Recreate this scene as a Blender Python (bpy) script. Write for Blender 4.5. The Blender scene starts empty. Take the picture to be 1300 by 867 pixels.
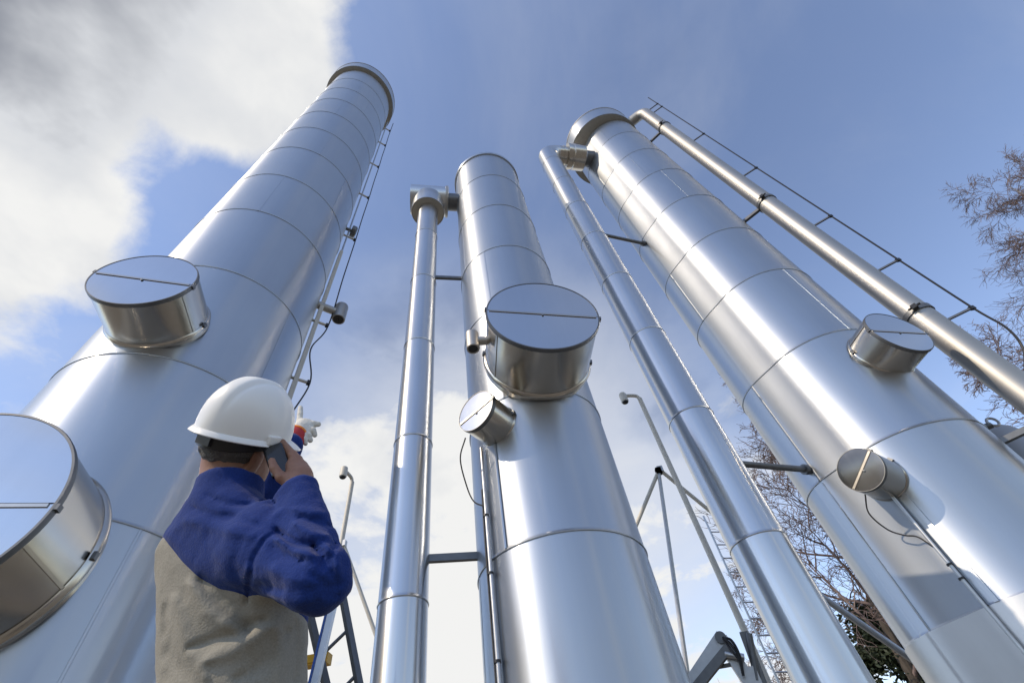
import bpy, math, random
import numpy as np
from mathutils import Vector, Matrix

# ------------------------------------------------------------------ camera
scene = bpy.context.scene
CAM_Z = 0.68
FPX, CX, CY = 590.0, 650.0, 433.5            # focal length and centre in photo pixels (1300 x 867)
VPX, VPY = 563.0, -44.0                      # vanishing point of the verticals
_v = np.array([VPX - CX, CY - VPY, FPX]); UPV = _v / np.linalg.norm(_v)
_F = np.array([0, 0, 1.0]) - UPV[2] * UPV; _F /= np.linalg.norm(_F)
_R = np.cross(_F, UPV)
if _R[0] < 0: _R = -_R
def ray(px, py):
    v = np.array([px - CX, CY - py, FPX])
    return np.array([v @ _R, v @ _F, v @ UPV])
def at(px, py, dist):
    """point on the ray of a photo pixel at a horizontal distance from the camera"""
    r = ray(px, py); r = r * dist / math.hypot(r[0], r[1])
    return Vector((r[0], r[1], r[2] + CAM_Z))
def az(deg, dist, z=0.0):
    a = math.radians(deg); return Vector((dist * math.sin(a), dist * math.cos(a), z))

cam_data = bpy.data.cameras.new('camera'); cam = bpy.data.objects.new('camera', cam_data)
scene.collection.objects.link(cam); scene.camera = cam
cam_data.sensor_width = 36.0; cam_data.lens = 36.0 * FPX / 1300.0
cam_data.clip_start = 0.02; cam_data.clip_end = 3000
right = Vector((_R[0], _F[0], UPV[0])); up = Vector((_R[1], _F[1], UPV[1])); fwd = Vector((_R[2], _F[2], UPV[2]))
m = Matrix((right, up, -fwd)).transposed().to_4x4(); m.translation = (0, 0, CAM_Z); cam.matrix_world = m

# ------------------------------------------------------------------ light
SUN_AZ, SUN_EL = 237.0, 38.0                 # clockwise from the view azimuth
world = bpy.data.worlds.new('World'); scene.world = world; world.use_nodes = True
def build_world():
    nt = world.node_tree; N = nt.nodes; L = nt.links; N.clear()
    out = N.new('ShaderNodeOutputWorld')
    sky = N.new('ShaderNodeTexSky'); sky.sky_type = 'NISHITA'; sky.sun_disc = False
    sky.sun_elevation = math.radians(SUN_EL); sky.sun_rotation = math.radians(SUN_AZ)
    sky.air_density = 1.0; sky.dust_density = 0.2; sky.ozone_density = 2.2; sky.altitude = 50
    b1 = N.new('ShaderNodeBackground'); b1.inputs[1].default_value = 0.15
    hsv = N.new('ShaderNodeHueSaturation'); hsv.inputs['Saturation'].default_value = 0.90; hsv.inputs['Hue'].default_value = 0.506
    L.new(sky.outputs[0], hsv.inputs['Color']); L.new(hsv.outputs[0], b1.inputs[0])
    tc = N.new('ShaderNodeTexCoord'); D = tc.outputs['Generated']
    sep = N.new('ShaderNodeSeparateXYZ'); L.new(D, sep.inputs[0])
    def math_(op, a, b=None, c=None, clamp=False):
        n = N.new('ShaderNodeMath'); n.operation = op; n.use_clamp = clamp
        for i, x in enumerate((a, b, c)):
            if x is None: continue
            if isinstance(x, (int, float)): n.inputs[i].default_value = x
            else: L.new(x, n.inputs[i])
        return n.outputs[0]
    zz = math_('MAXIMUM', math_('ADD', sep.outputs[2], 0.16), 0.06)
    comb = N.new('ShaderNodeCombineXYZ')
    L.new(math_('DIVIDE', sep.outputs[0], zz), comb.inputs[0]); L.new(math_('DIVIDE', sep.outputs[1], zz), comb.inputs[1])
    def noise(scale, detail, rough, dist, off):
        mp = N.new('ShaderNodeMapping'); mp.inputs['Location'].default_value = off; L.new(comb.outputs[0], mp.inputs[0])
        n = N.new('ShaderNodeTexNoise'); n.inputs['Scale'].default_value = scale; n.inputs['Detail'].default_value = detail
        n.inputs['Roughness'].default_value = rough; n.inputs['Distortion'].default_value = dist
        L.new(mp.outputs[0], n.inputs['Vector']); return n.outputs['Fac']
    def blob(px, py, inner, outer, w):
        r = ray(px, py); r = r / np.linalg.norm(r)
        d = N.new('ShaderNodeVectorMath'); d.operation = 'DOT_PRODUCT'; L.new(D, d.inputs[0]); d.inputs[1].default_value = tuple(r)
        mr = N.new('ShaderNodeMapRange'); mr.interpolation_type = 'SMOOTHSTEP'; L.new(d.outputs['Value'], mr.inputs[0])
        mr.inputs[1].default_value = math.cos(math.radians(outer)); mr.inputs[2].default_value = math.cos(math.radians(inner))
        mr.inputs[3].default_value = 0; mr.inputs[4].default_value = w; return mr.outputs[0]
    def maprange(v, a, b, c, d, smooth=True):
        mr = N.new('ShaderNodeMapRange'); mr.interpolation_type = 'SMOOTHSTEP' if smooth else 'LINEAR'
        L.new(v, mr.inputs[0])
        for i, x in enumerate((a, b, c, d)): mr.inputs[i + 1].default_value = x
        return mr.outputs[0]
    total = math_('MULTIPLY_ADD', noise(1.25, 9, 0.60, 0.35, (3.1, 1.7, 0)), 2.0, -0.58)
    total = math_('ADD', total, math_('MULTIPLY', math_('SUBTRACT', noise(3.6, 8, 0.62, 0.5, (0.3, 5.2, 0)), 0.5), 1.0))
    for args in CLOUDS: total = math_('ADD', total, blob(*args))
    # the low bank of cumulus along the horizon
    low = maprange(sep.outputs[2], 0.02, 0.25, 0.22, 0.0)
    total = math_('ADD', total, low)
    mask = maprange(total, 0.42, 0.86, 0.0, 1.0)
    veil = math_('MULTIPLY', maprange(noise(0.9, 7, 0.62, 0.6, (9.0, 2.0, 0)), 0.45, 0.75, 0.0, 1.0), 0.16)
    haze = math_('ADD', maprange(sep.outputs[2], 0.02, 0.30, 0.20, 0.0), blob(640, 640, 6, 36, 0.58))
    mask = math_('MAXIMUM', mask, math_('ADD', veil, haze, None, True))
    tone = math_('ADD', maprange(noise(2.2, 6, 0.55, 0.2, (1.0, 8.0, 0)), 0.30, 0.70, 0.0, 1.0), maprange(sep.outputs[2], 0.35, 0.65, 0.5, 0.0))
    for args in DARK: tone = math_('ADD', tone, blob(*args))
    ramp = N.new('ShaderNodeValToRGB'); L.new(tone, ramp.inputs[0])
    ramp.color_ramp.elements[0].color = (0.30, 0.32, 0.37, 1); ramp.color_ramp.elements[1].color = (0.92, 0.92, 0.91, 1)
    e = ramp.color_ramp.elements.new(0.45); e.color = (0.72, 0.74, 0.775, 1)
    b2 = N.new('ShaderNodeBackground'); L.new(ramp.outputs[0], b2.inputs[0]); b2.inputs[1].default_value = 0.62
    mix = N.new('ShaderNodeMixShader'); L.new(mask, mix.inputs[0]); L.new(b1.outputs[0], mix.inputs[1]); L.new(b2.outputs[0], mix.inputs[2])
    L.new(mix.outputs[0], out.inputs[0])
CLOUDS = [(620, 800, 12, 30, 0.45), (400, 15, 4, 13, 0.30), (240, 45, 6, 17, 0.34), (330, 120, 3, 9, 0.22), (30, 225, 4, 11, 0.36), (90, 310, 3, 8, 0.22), (0, 20, 5, 18, 0.34), (-150, 60, 8, 24, 0.25), (600, 160, 10, 26, -0.34), (880, 200, 12, 28, -0.34),
          (1150, 230, 8, 22, -0.2), (780, 10, 3, 12, 0.06), (215, 255, 3, 10, -0.42), (135, 150, 1, 6, -0.22), (150, 420, 3, 10, -0.2), (430, 570, 2, 7, 0.28), (430, 420, 4, 12, -0.22), (650, 600, 3, 10, 0.05), (790, 560, 2, 7, 0.16),
          (15, 450, 2, 8, 0.2)]
DARK = [(-60, -40, 3, 18, -0.36), (620, 780, 12, 32, 0.6), (330, 60, 5, 22, 0.4), (60, 250, 4, 18, 0.3)]
build_world()
sun_data = bpy.data.lights.new('sun', 'SUN'); sun_data.energy = 2.0; sun_data.angle = math.radians(0.53); sun_data.color = (1.0, 0.83, 0.62)
sun = bpy.data.objects.new('sun', sun_data); scene.collection.objects.link(sun)
_s = az(SUN_AZ, math.cos(math.radians(SUN_EL)), math.sin(math.radians(SUN_EL)))
sun.rotation_euler = _s.to_track_quat('Z', 'Y').to_euler()
scene.view_settings.view_transform = 'Standard'; scene.view_settings.look = 'None'
scene.view_settings.exposure = 0.65; scene.view_settings.gamma = 1.0
scene.render.engine = 'CYCLES'

# ------------------------------------------------------------------ helpers
random.seed(5); RNG = np.random.default_rng(5)
COL = scene.collection
ORG = {}
def empty(name, loc, label=None, cat=None, group=None):
    o = bpy.data.objects.new(name, None); COL.objects.link(o); o.location = loc; o.empty_display_size = 0.1
    ORG[o.name] = Vector(loc); tag(o, label, cat, group); return o
def tag(o, label=None, cat=None, group=None, kind=None):
    if label: o['label'] = label
    if cat: o['category'] = cat
    if group: o['group'] = group
    if kind: o['kind'] = kind
    return o
def mk(name, verts, faces, mat, parent=None, smooth=True, angle=35, org=None):
    o0 = ORG[parent.name] if parent is not None else (Vector(org) if org is not None else Vector((0, 0, 0)))
    v = np.asarray(verts, float) - np.array(o0)
    me = bpy.data.meshes.new(name); me.from_pydata(v.tolist(), [], faces); me.update()
    if smooth:
        me.polygons.foreach_set('use_smooth', [True] * len(me.polygons))
        if angle < 179: me.set_sharp_from_angle(angle=math.radians(angle))
    me.materials.append(mat)
    o = bpy.data.objects.new(name, me); COL.objects.link(o)
    if parent is not None: o.parent = parent; ORG[o.name] = o0
    else: o.location = o0; ORG[o.name] = o0
    return o
def frame(axis):
    a = Vector(axis).normalized(); h = Vector((0, 0, 1)) if abs(a.z) < 0.9 else Vector((1, 0, 0))
    u = h.cross(a).normalized(); w = a.cross(u); return a, u, w
class MB:
    def __init__(self): self.v = []; self.f = []
    def add(self, v, f):
        b = len(self.v); self.v += [tuple(x) for x in v]; self.f += [tuple(i + b for i in q) for q in f]
    def box(self, c, size, ax=None):
        ex, ey, ez = ax if ax else (Vector((1, 0, 0)), Vector((0, 1, 0)), Vector((0, 0, 1)))
        c = Vector(c); v = []
        for k in (-.5, .5):
            for j in (-.5, .5):
                for i in (-.5, .5): v.append(c + ex * i * size[0] + ey * j * size[1] + ez * k * size[2])
        self.add(v, [(0, 2, 3, 1), (4, 5, 7, 6), (0, 1, 5, 4), (2, 6, 7, 3), (0, 4, 6, 2), (1, 3, 7, 5)]); return self
    def bar(self, p0, p1, w, h, upv=(0, 0, 1)):
        p0 = Vector(p0); p1 = Vector(p1); a = (p1 - p0); l = a.length; a = a.normalized(); u = Vector(upv)
        s = a.cross(u)
        if s.length < 1e-4: s = a.cross(Vector((1, 0, 0)))
        s.normalize(); u = s.cross(a); return self.box((p0 + p1) / 2, (l, w, h), (a, s, u))
    def tube(self, pts, r, n=10, caps=True):
        pts = [Vector(p) for p in pts]; rs = r if isinstance(r, (list, tuple)) else [r] * len(pts); v = []; f = []
        a, u, w = frame(pts[1] - pts[0])
        for i, p in enumerate(pts):
            if 0 < i < len(pts) - 1: t = (pts[i + 1] - pts[i]).normalized() + (pts[i] - pts[i - 1]).normalized()
            elif i == 0: t = pts[1] - pts[0]
            else: t = pts[i] - pts[i - 1]
            t.normalize(); u = (u - t * u.dot(t)).normalized(); w = t.cross(u)
            for k in range(n):
                g = 2 * math.pi * k / n; v.append(p + (u * math.cos(g) + w * math.sin(g)) * rs[i])
        for i in range(len(pts) - 1):
            for k in range(n):
                k2 = (k + 1) % n; f.append((i * n + k, i * n + k2, (i + 1) * n + k2, (i + 1) * n + k))
        if caps: f.append(tuple(range(n - 1, -1, -1))); f.append(tuple((len(pts) - 1) * n + k for k in range(n)))
        self.add(v, f); return self
    def lathe(self, o, axis, prof, n=48, closed=False, a0=0.0, a1=2 * math.pi):
        """prof = [(radius, distance along axis)]"""
        a, u, w = frame(axis); o = Vector(o); full = abs(a1 - a0 - 2 * math.pi) < 1e-6; cols = n if full else n + 1; v = []; f = []
        for k in range(cols):
            g = a0 + (a1 - a0) * k / n; d = u * math.cos(g) + w * math.sin(g)
            for r, z in prof: v.append(o + d * r + a * z)
        M = len(prof)
        for k in range(n):
            k2 = (k + 1) % cols
            for j in range(M - 1 + (1 if closed else 0)):
                j2 = (j + 1) % M
                f.append((k * M + j, k2 * M + j, k2 * M + j2, k * M + j2))
        self.add(v, f); return self
    def build(self, name, mat, parent=None, smooth=True, angle=35, org=None): return mk(name, self.v, self.f, mat, parent, smooth, angle, org)

# ------------------------------------------------------------------ materials
def nodes(name):
    m = bpy.data.materials.new(name); m.use_nodes = True; nt = m.node_tree
    return m, nt, nt.nodes['Principled BSDF'], nt.nodes, nt.links
def plain(name, col, rough=0.5, metal=0.0, noise=0.0, scale=8.0, bump=0.0, bscale=60.0):
    m, nt, p, N, L = nodes(name)
    p.inputs['Base Color'].default_value = (*col, 1); p.inputs['Roughness'].default_value = rough; p.inputs['Metallic'].default_value = metal
    tc = N.new('ShaderNodeTexCoord')
    if noise > 0:
        n = N.new('ShaderNodeTexNoise'); n.inputs['Scale'].default_value = scale; n.inputs['Detail'].default_value = 6; L.new(tc.outputs['Object'], n.inputs['Vector'])
        mx = N.new('ShaderNodeMix'); mx.data_type = 'RGBA'; L.new(n.outputs['Fac'], mx.inputs[0])
        mx.inputs[6].default_value = tuple(max(0, c * (1 - noise)) for c in col) + (1,); mx.inputs[7].default_value = tuple(min(1, c * (1 + noise)) for c in col) + (1,)
        L.new(mx.outputs[2], p.inputs['Base Color'])
    if bump > 0:
        n = N.new('ShaderNodeTexNoise'); n.inputs['Scale'].default_value = bscale; n.inputs['Detail'].default_value = 4; L.new(tc.outputs['Object'], n.inputs['Vector'])
        b = N.new('ShaderNodeBump'); b.inputs['Strength'].default_value = bump; b.inputs['Distance'].default_value = 0.01; L.new(n.outputs['Fac'], b.inputs['Height']); L.new(b.outputs[0], p.inputs['Normal'])
    return m
def steel(name, col, rough, aniso, dent=0.25, var=0.08, vertical=True, streak=0.35, broad=None):
    """stainless sheet: fine rolled grain that smears reflections along the height, faint smudges, shallow dents"""
    m, nt, p, N, L = nodes(name)
    p.inputs['Metallic'].default_value = 1.0; p.inputs['Anisotropic'].default_value = aniso
    tc = N.new('ShaderNodeTexCoord'); geo = N.new('ShaderNodeNewGeometry'); oi = N.new('ShaderNodeObjectInfo')
    if vertical:
        cv = N.new('ShaderNodeCombineXYZ'); cv.inputs[2].default_value = 1.0; cv.inputs[0].default_value = 0.001; L.new(cv.outputs[0], p.inputs['Tangent'])
    pos = geo.outputs['Position']
    def noise(scale, detail, sv, rough_=0.55):
        mp = N.new('ShaderNodeMapping'); mp.inputs['Scale'].default_value = sv; L.new(pos, mp.inputs[0])
        n = N.new('ShaderNodeTexNoise'); n.inputs['Scale'].default_value = scale; n.inputs['Detail'].default_value = detail; n.inputs['Roughness'].default_value = rough_
        L.new(mp.outputs[0], n.inputs['Vector']); return n.outputs['Fac']
    def mth(op, a, b):
        n = N.new('ShaderNodeMath'); n.operation = op
        for i, x in enumerate((a, b)):
            if isinstance(x, (int, float)): n.inputs[i].default_value = x
            else: L.new(x, n.inputs[i])
        return n.outputs[0]
    smudge = noise(3.5, 8, (1, 1, 0.6)); runs = noise(1.0, 5, (26, 26, 0.7)); speck = noise(55, 3, (1, 1, 1))
    fac = mth('ADD', mth('MULTIPLY', smudge, 0.6), mth('MULTIPLY', runs, streak)); fac = mth('ADD', fac, mth('MULTIPLY', oi.outputs['Random'], 0.25))
    fac = mth('ADD', fac, mth('MULTIPLY', speck, 0.02))
    mx = N.new('ShaderNodeMix'); mx.data_type = 'RGBA'; L.new(fac, mx.inputs[0])
    mx.inputs[6].default_value = tuple(c * (1 - var) for c in col) + (1,); mx.inputs[7].default_value = tuple(min(1, c * (1 + var)) for c in col) + (1,)
    L.new(mx.outputs[2], p.inputs['Base Color'])
    mr = N.new('ShaderNodeMapRange'); L.new(fac, mr.inputs[0]); mr.inputs[1].default_value = 0.2; mr.inputs[2].default_value = 0.95
    mr.inputs[3].default_value = rough * 0.82; mr.inputs[4].default_value = rough * 1.22; L.new(mr.outputs[0], p.inputs['Roughness'])
    d1 = noise(2.2, 2, (1, 1, 0.55), 0.4); d2 = noise(160, 2, (1, 1, 0.03) if vertical else (1, 1, 1))
    h = d1
    b = N.new('ShaderNodeBump'); b.inputs['Strength'].default_value = dent; b.inputs['Distance'].default_value = 0.02; L.new(h, b.inputs['Height']); L.new(b.outputs[0], p.inputs['Normal'])
    if broad:                                   # rolled sheet scatters part of the light much more widely than its polished grain
        q = N.new('ShaderNodeBsdfPrincipled'); q.inputs['Metallic'].default_value = 1.0; q.inputs['Anisotropic'].default_value = broad[1]; q.inputs['Roughness'].default_value = broad[0]
        L.new(mx.outputs[2], q.inputs['Base Color']); L.new(b.outputs[0], q.inputs['Normal']); L.new(cv.outputs[0], q.inputs['Tangent'])
        ms = N.new('ShaderNodeMixShader'); ms.inputs[0].default_value = broad[2]; L.new(p.outputs[0], ms.inputs[1]); L.new(q.outputs[0], ms.inputs[2]); L.new(ms.outputs[0], N['Material Output'].inputs[0])
    return m
M = {}
M['sheet'] = steel('tower_sheet_steel', (0.455, 0.487, 0.53), 0.22, 1.0, 0.16, broad=(0.44, 0.6, 0.60))
M['pipe'] = steel('pipe_sheet_steel', (0.56, 0.575, 0.59), 0.16, 0.95, 0.08, broad=(0.36, 0.5, 0.5))
M['drum'] = steel('drum_steel', (0.52, 0.49, 0.44), 0.22, 0.0, 0.06, vertical=False)
M['lid'] = steel('lid_steel', (0.58, 0.59, 0.60), 0.11, 0.0, 0.06, vertical=False)
M['dull'] = steel('dull_steel', (0.42, 0.41, 0.39), 0.52, 0.2, 0.10)
M['base'] = steel('base_plate_steel', (0.55, 0.555, 0.56), 0.42, 0.2, 0.08)
M['galv'] = plain('galvanised', (0.48, 0.49, 0.50), 0.45, 0.9, 0.18, 20)
M['capunder'] = plain('cap_steel_under', (0.50, 0.47, 0.41), 0.45, 0.85, 0.15, 12)
M['paint'] = plain('cream_painted_metal', (0.62, 0.59, 0.52), 0.5, 0.0, 0.10, 10)
M['rubber'] = plain('black_rubber', (0.018, 0.018, 0.020), 0.55, 0.0, 0.2, 30)
M['black'] = plain('black_plastic', (0.012, 0.012, 0.013), 0.4)
M['darksteel'] = plain('dark_steel', (0.16, 0.165, 0.17), 0.45, 0.8, 0.2, 20)
M['gap'] = plain('dark_gap', (0.02, 0.02, 0.02), 0.8)
M['alu'] = plain('aluminium', (0.60, 0.61, 0.62), 0.38, 0.95, 0.12, 20)
M['blue'] = plain('blue_paint', (0.03, 0.10, 0.38), 0.4, 0.0, 0.15, 20)
M['yellow'] = plain('yellow_paint', (0.75, 0.42, 0.03), 0.5, 0.0, 0.15, 20)
M['concrete'] = plain('concrete', (0.36, 0.35, 0.33), 0.9, 0.0, 0.18, 4, 0.4, 40)
M['glass'] = plain('dark_glass', (0.02, 0.022, 0.025), 0.08)

# ------------------------------------------------------------------ ground
def ground():
    m, nt, p, N, L = nodes('gravel')
    tc = N.new('ShaderNodeTexCoord')
    v = N.new('ShaderNodeTexVoronoi'); v.inputs['Scale'].default_value = 38; L.new(tc.outputs['Object'], v.inputs['Vector'])
    n = N.new('ShaderNodeTexNoise'); n.inputs['Scale'].default_value = 0.6; n.inputs['Detail'].default_value = 8; L.new(tc.outputs['Object'], n.inputs['Vector'])
    r = N.new('ShaderNodeValToRGB'); L.new(v.outputs['Color'], r.inputs[0]); r.color_ramp.elements[0].color = (0.15, 0.135, 0.11, 1); r.color_ramp.elements[1].color = (0.34, 0.31, 0.26, 1)
    mx = N.new('ShaderNodeMix'); mx.data_type = 'RGBA'; mx.blend_type = 'MULTIPLY'; mx.inputs[0].default_value = 0.6; L.new(r.outputs[0], mx.inputs[6]); L.new(n.outputs['Fac'], mx.inputs[7])
    L.new(mx.outputs[2], p.inputs['Base Color']); p.inputs['Roughness'].default_value = 0.95
    b = N.new('ShaderNodeBump'); b.inputs['Strength'].default_value = 0.7; b.inputs['Distance'].default_value = 0.015; L.new(v.outputs['Distance'], b.inputs['Height']); L.new(b.outputs[0], p.inputs['Normal'])
    g = mk('ground', [(-1500, -1500, 0), (1500, -1500, 0), (1500, 1500, 0), (-1500, 1500, 0)], [(0, 1, 2, 3)], m, smooth=False)
    tag(g, kind='structure')
ground()

# ------------------------------------------------------------------ sheet-clad columns
def column_sheets(parent, centre, rad, seams, mat, per=2, seed=0, nseg=72, lip=0.006, name='cladding_sheet', phase=None):
    """every band between two seams is made of `per` rolled sheets; lower edges lap over the band below, one side edge laps over its neighbour"""
    rnd = random.Random(seed); cx, cy = centre[0], centre[1]
    for i in range(len(seams) - 1):
        z0, z1 = seams[i], seams[i + 1]
        ph = (phase[i % len(phase)] if phase else rnd.uniform(0, 2 * math.pi))
        for k in range(per):
            a0 = ph + 2 * math.pi * k / per; a1 = ph + 2 * math.pi * (k + 1) / per
            n = max(12, nseg // per); angs = list(np.linspace(a0, a1, n + 1)); R0 = rad(a0)
            dl = 0.012 / R0
            cols = [(g, 0.0) for g in angs[:-1]] + [(a1 - dl * 0.4, 0.0), (a1 - dl * 0.1, 0.0025), (a1 + dl, 0.003), (a1 + dl * 1.001, -0.002)]
            prof = [(-0.003, 0), (lip, 0), (lip + 0.002, 0.005), (lip, 0.011), (0.001, 0.018), (0.0, 0.024), (0.0, (z1 - z0) * 0.5), (0.0, z1 - z0 + 0.012)]
            v = []; f = []; Mn = len(prof)
            for g, off in cols:
                r = rad(g); s, c = math.sin(g), math.cos(g)
                for dr, dz in prof: v.append((cx + s * (r + dr + off), cy + c * (r + dr + off), z0 + dz))
            for q in range(len(cols) - 1):
                for j in range(Mn - 1): f.append((q * Mn + j, q * Mn + j + 1, (q + 1) * Mn + j + 1, (q + 1) * Mn + j))
            mk(name, v, f, mat, parent, True, 28)
def hatch(tower, centre, phi, rho, a, h, r_in, seam_deg, name='manhole_cover', clips=2, drumseam=300):
    """drum-shaped insulation box on a manhole: drum, back band, edge band, two half lids, clips"""
    z = h + CAM_Z; p = math.radians(phi); n = Vector((math.sin(p), math.cos(p), 0)); c = Vector((centre[0], centre[1], z))
    o = c + n * r_in; L = rho - r_in
    drum = MB(); drum.lathe(o, n, [(a * 0.99, 0), (a * 0.99, L - 0.012), (a * 1.0, L - 0.012), (a * 1.0, L - 0.002), (a * 0.965, L - 0.002), (a * 0.965, L - 0.02), (0.001, L - 0.02)], 80)
    d = drum.build(name, M['drum'], tower)
    b = MB(); b.lathe(o, n, [(a * 0.992, L * 0.10), (a * 1.03, L * 0.10), (a * 1.035, L * 0.13), (a * 1.012, L * 0.17), (a * 0.992, L * 0.18)], 80); b.build('back_band', M['drum'], d)
    b = MB(); b.lathe(o, n, [(a * 0.992, L - 0.03), (a * 1.012, L - 0.028), (a * 1.014, L - 0.004), (a * 1.006, L + 0.006), (a * 0.985, L + 0.006), (a * 0.985, L - 0.01)], 80); b.build('edge_band', M['darksteel'], d)
    e = Vector((math.cos(p), -math.sin(p), 0)); up_ = Vector((0, 0, 1)); g0 = math.radians(seam_deg)
    s = e * math.cos(g0) + up_ * math.sin(g0); t = s.cross(n)
    for sg in (1, -1):
        v = []; K = 40; ga = 0.004; ra = a * 0.982
        pts = [(ra * math.cos(math.pi * k / K), ga + (ra - ga) * math.sin(math.pi * k / K)) for k in range(K + 1)]
        base = o + n * (L - 0.006); top = o + n * (L + 0.003)
        for (x, y) in pts: v.append(top + s * x + t * (sg * y))
        v.append(top + t * (sg * a * 0.45) + n * 0.0006)
        for (x, y) in pts: v.append(base + s * x + t * (sg * y))
        # folded lip along the joint
        f = []; ci = K + 1
        for k in range(K): f.append((k, k + 1, ci) if sg > 0 else (k + 1, k, ci))
        f.append((K, 0, ci) if sg > 0 else (0, K, ci))
        for k in range(K): f.append((k, K + 2 + k, K + 3 + k, k + 1) if sg > 0 else (k + 1, K + 3 + k, K + 2 + k, k))
        f.append((K, 2 * K + 2, K + 2, 0) if sg > 0 else (0, K + 2, 2 * K + 2, K))
        lid = mk('half_lid', v, f, M['lid'], d, True, 30)
        if sg > 0:
            w = MB(); w.bar(top + s * -a * 0.95 + t * 0.012 + n * 0.004, top + s * a * 0.95 + t * 0.012 + n * 0.004, 0.018, 0.005, n); w.build('lid_joint', M['drum'], d, False)
            w = MB(); w.lathe(top + t * 0.03 + n * 0.002, n, [(0.009, 0), (0.009, 0.006), (0.001, 0.008)], 10); w.build('rivet', M['darksteel'], d)
    for k in range(clips):
        g = g0 + (0 if k == 0 else math.pi) + 0.03; q = e * math.cos(g) + up_ * math.sin(g); w = MB()
        w.box(o + n * (L - 0.012) + q * (a * 1.02), (0.016, 0.03, 0.035), (q, n.cross(q), n)); w.build('clip', M['darksteel'], d, False)
        w = MB(); w.box(o + n * (L * 0.16) + q * (a * 1.03), (0.018, 0.04, 0.03), (q, n.cross(q), n)); w.build('clip', M['darksteel'], d, False)
    g = math.radians(drumseam); q = e * math.cos(g) + up_ * math.sin(g); w = MB()
    w.box(o + n * (L * 0.55) + q * (a * 0.992), (0.008, 0.016, L * 0.78), (q, n.cross(q), n)); w.build('drum_seam', M['drum'], d, False)
    return d
def cyl_pt(centre, ang, r, z):
    a = math.radians(ang); return Vector((centre[0] + r * math.sin(a), centre[1] + r * math.cos(a), z))
def bezier(pts, n=24):
    """Catmull-Rom through points"""
    P = [Vector(p) for p in pts]; P = [P[0] * 2 - P[1]] + P + [P[-1] * 2 - P[-2]]; out = []
    for i in range(1, len(P) - 2):
        for k in range(n):
            t = k / n; a, b, c, d = P[i - 1], P[i], P[i + 1], P[i + 2]
            out.append(0.5 * ((2 * b) + (c - a) * t + (2 * a - 5 * b + 4 * c - d) * t * t + (3 * b - a - 3 * c + d) * t ** 3))
    out.append(P[-2]); return out
def rod(name, pts, r, mat, parent, n=10): b = MB(); b.tube(pts, r, n); return b.build(name, mat, parent, True, 60)

C1 = az(-49.0, 4.2); R1 = 0.84
C2 = az(1.05, 3.32); R2 = 0.588
C3 = az(38.8, 5.5); R3 = 0.75
CA = az(-17.8, 3.2); RA = 0.157
CB = az(23.05, 4.1); RB = 0.222
CC = az(50.65, 5.65); RC = 0.134
Z = lambda hs: [h + CAM_Z for h in hs]
def plinth(c, r, h=0.12): return MB().lathe((c[0], c[1], 0), (0, 0, 1), [(r, -0.05), (r, h - 0.02), (r - 0.02, h), (0.01, h)], 48)

# tower one (left, brimmed cap)
t1 = empty('steel_tower', (C1.x, C1.y, 0), 'tall stainless steel tower with brimmed cap, leftmost, rising behind the worker', 'tower', 'tall steel towers')
plinth(C1, R1 + 0.25).build('foundation', M['concrete'], t1)
s1 = [0.12, 0.43, 1.73 + CAM_Z - 0.0] + Z([3.06, 4.42, 5.82, 7.05, 8.33, 9.54, 10.76, 11.95, 13.12, 14.33, 15.55])
s1[1] = 1.05
column_sheets(t1, C1, lambda g: R1, s1, M['sheet'], 2, 11, 144, phase=[math.radians(x) for x in (20, 118, 60, 96, 12, 154, 100, 138, 40, 150, 118, 143, 115)])
def cap(tower, c, r_in, r, z0, z1):
    MB().lathe((c[0], c[1], 0), (0, 0, 1), [(r_in - 0.03, z0 + 0.012), (r - 0.03, z0 + 0.012), (r - 0.012, z0 + 0.004)], 96).build('cap_underside', M['capunder'], tower)
    top = MB().lathe((c[0], c[1], 0), (0, 0, 1), [(r - 0.012, z0), (r, z0), (r, z1), (r - 0.01, z1 + 0.012), (0.01, z1 + 0.09)], 96).build('cap', M['sheet'], tower)
    MB().lathe((c[0], c[1], 0), (0, 0, 1), [(r - 0.002, z1 - 0.03), (r + 0.01, z1 - 0.028), (r + 0.01, z1 + 0.004), (r - 0.01, z1 + 0.016)], 96).build('cap_rim', M['dull'], top)
    for k in range(8):
        g = 360 / 8 * k + 10; p0 = cyl_pt(c, g, r_in, z0 + 0.006); p1 = cyl_pt(c, g, r - 0.02, z0 + 0.006)
        MB().bar(p0, p1, 0.014, 0.008).build('underside_joint', M['capunder'], top, False)
cap(t1, C1, R1, 0.955, s1[-1], s1[-1] + 0.55)
hatch(t1, C1, 162.2, 1.25, 0.362, 3.50, 0.78, 186, drumseam=205)
hatch(t1, C1, 162.0, 1.31, 0.542, 1.46, 0.76, 180, drumseam=200)
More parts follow.
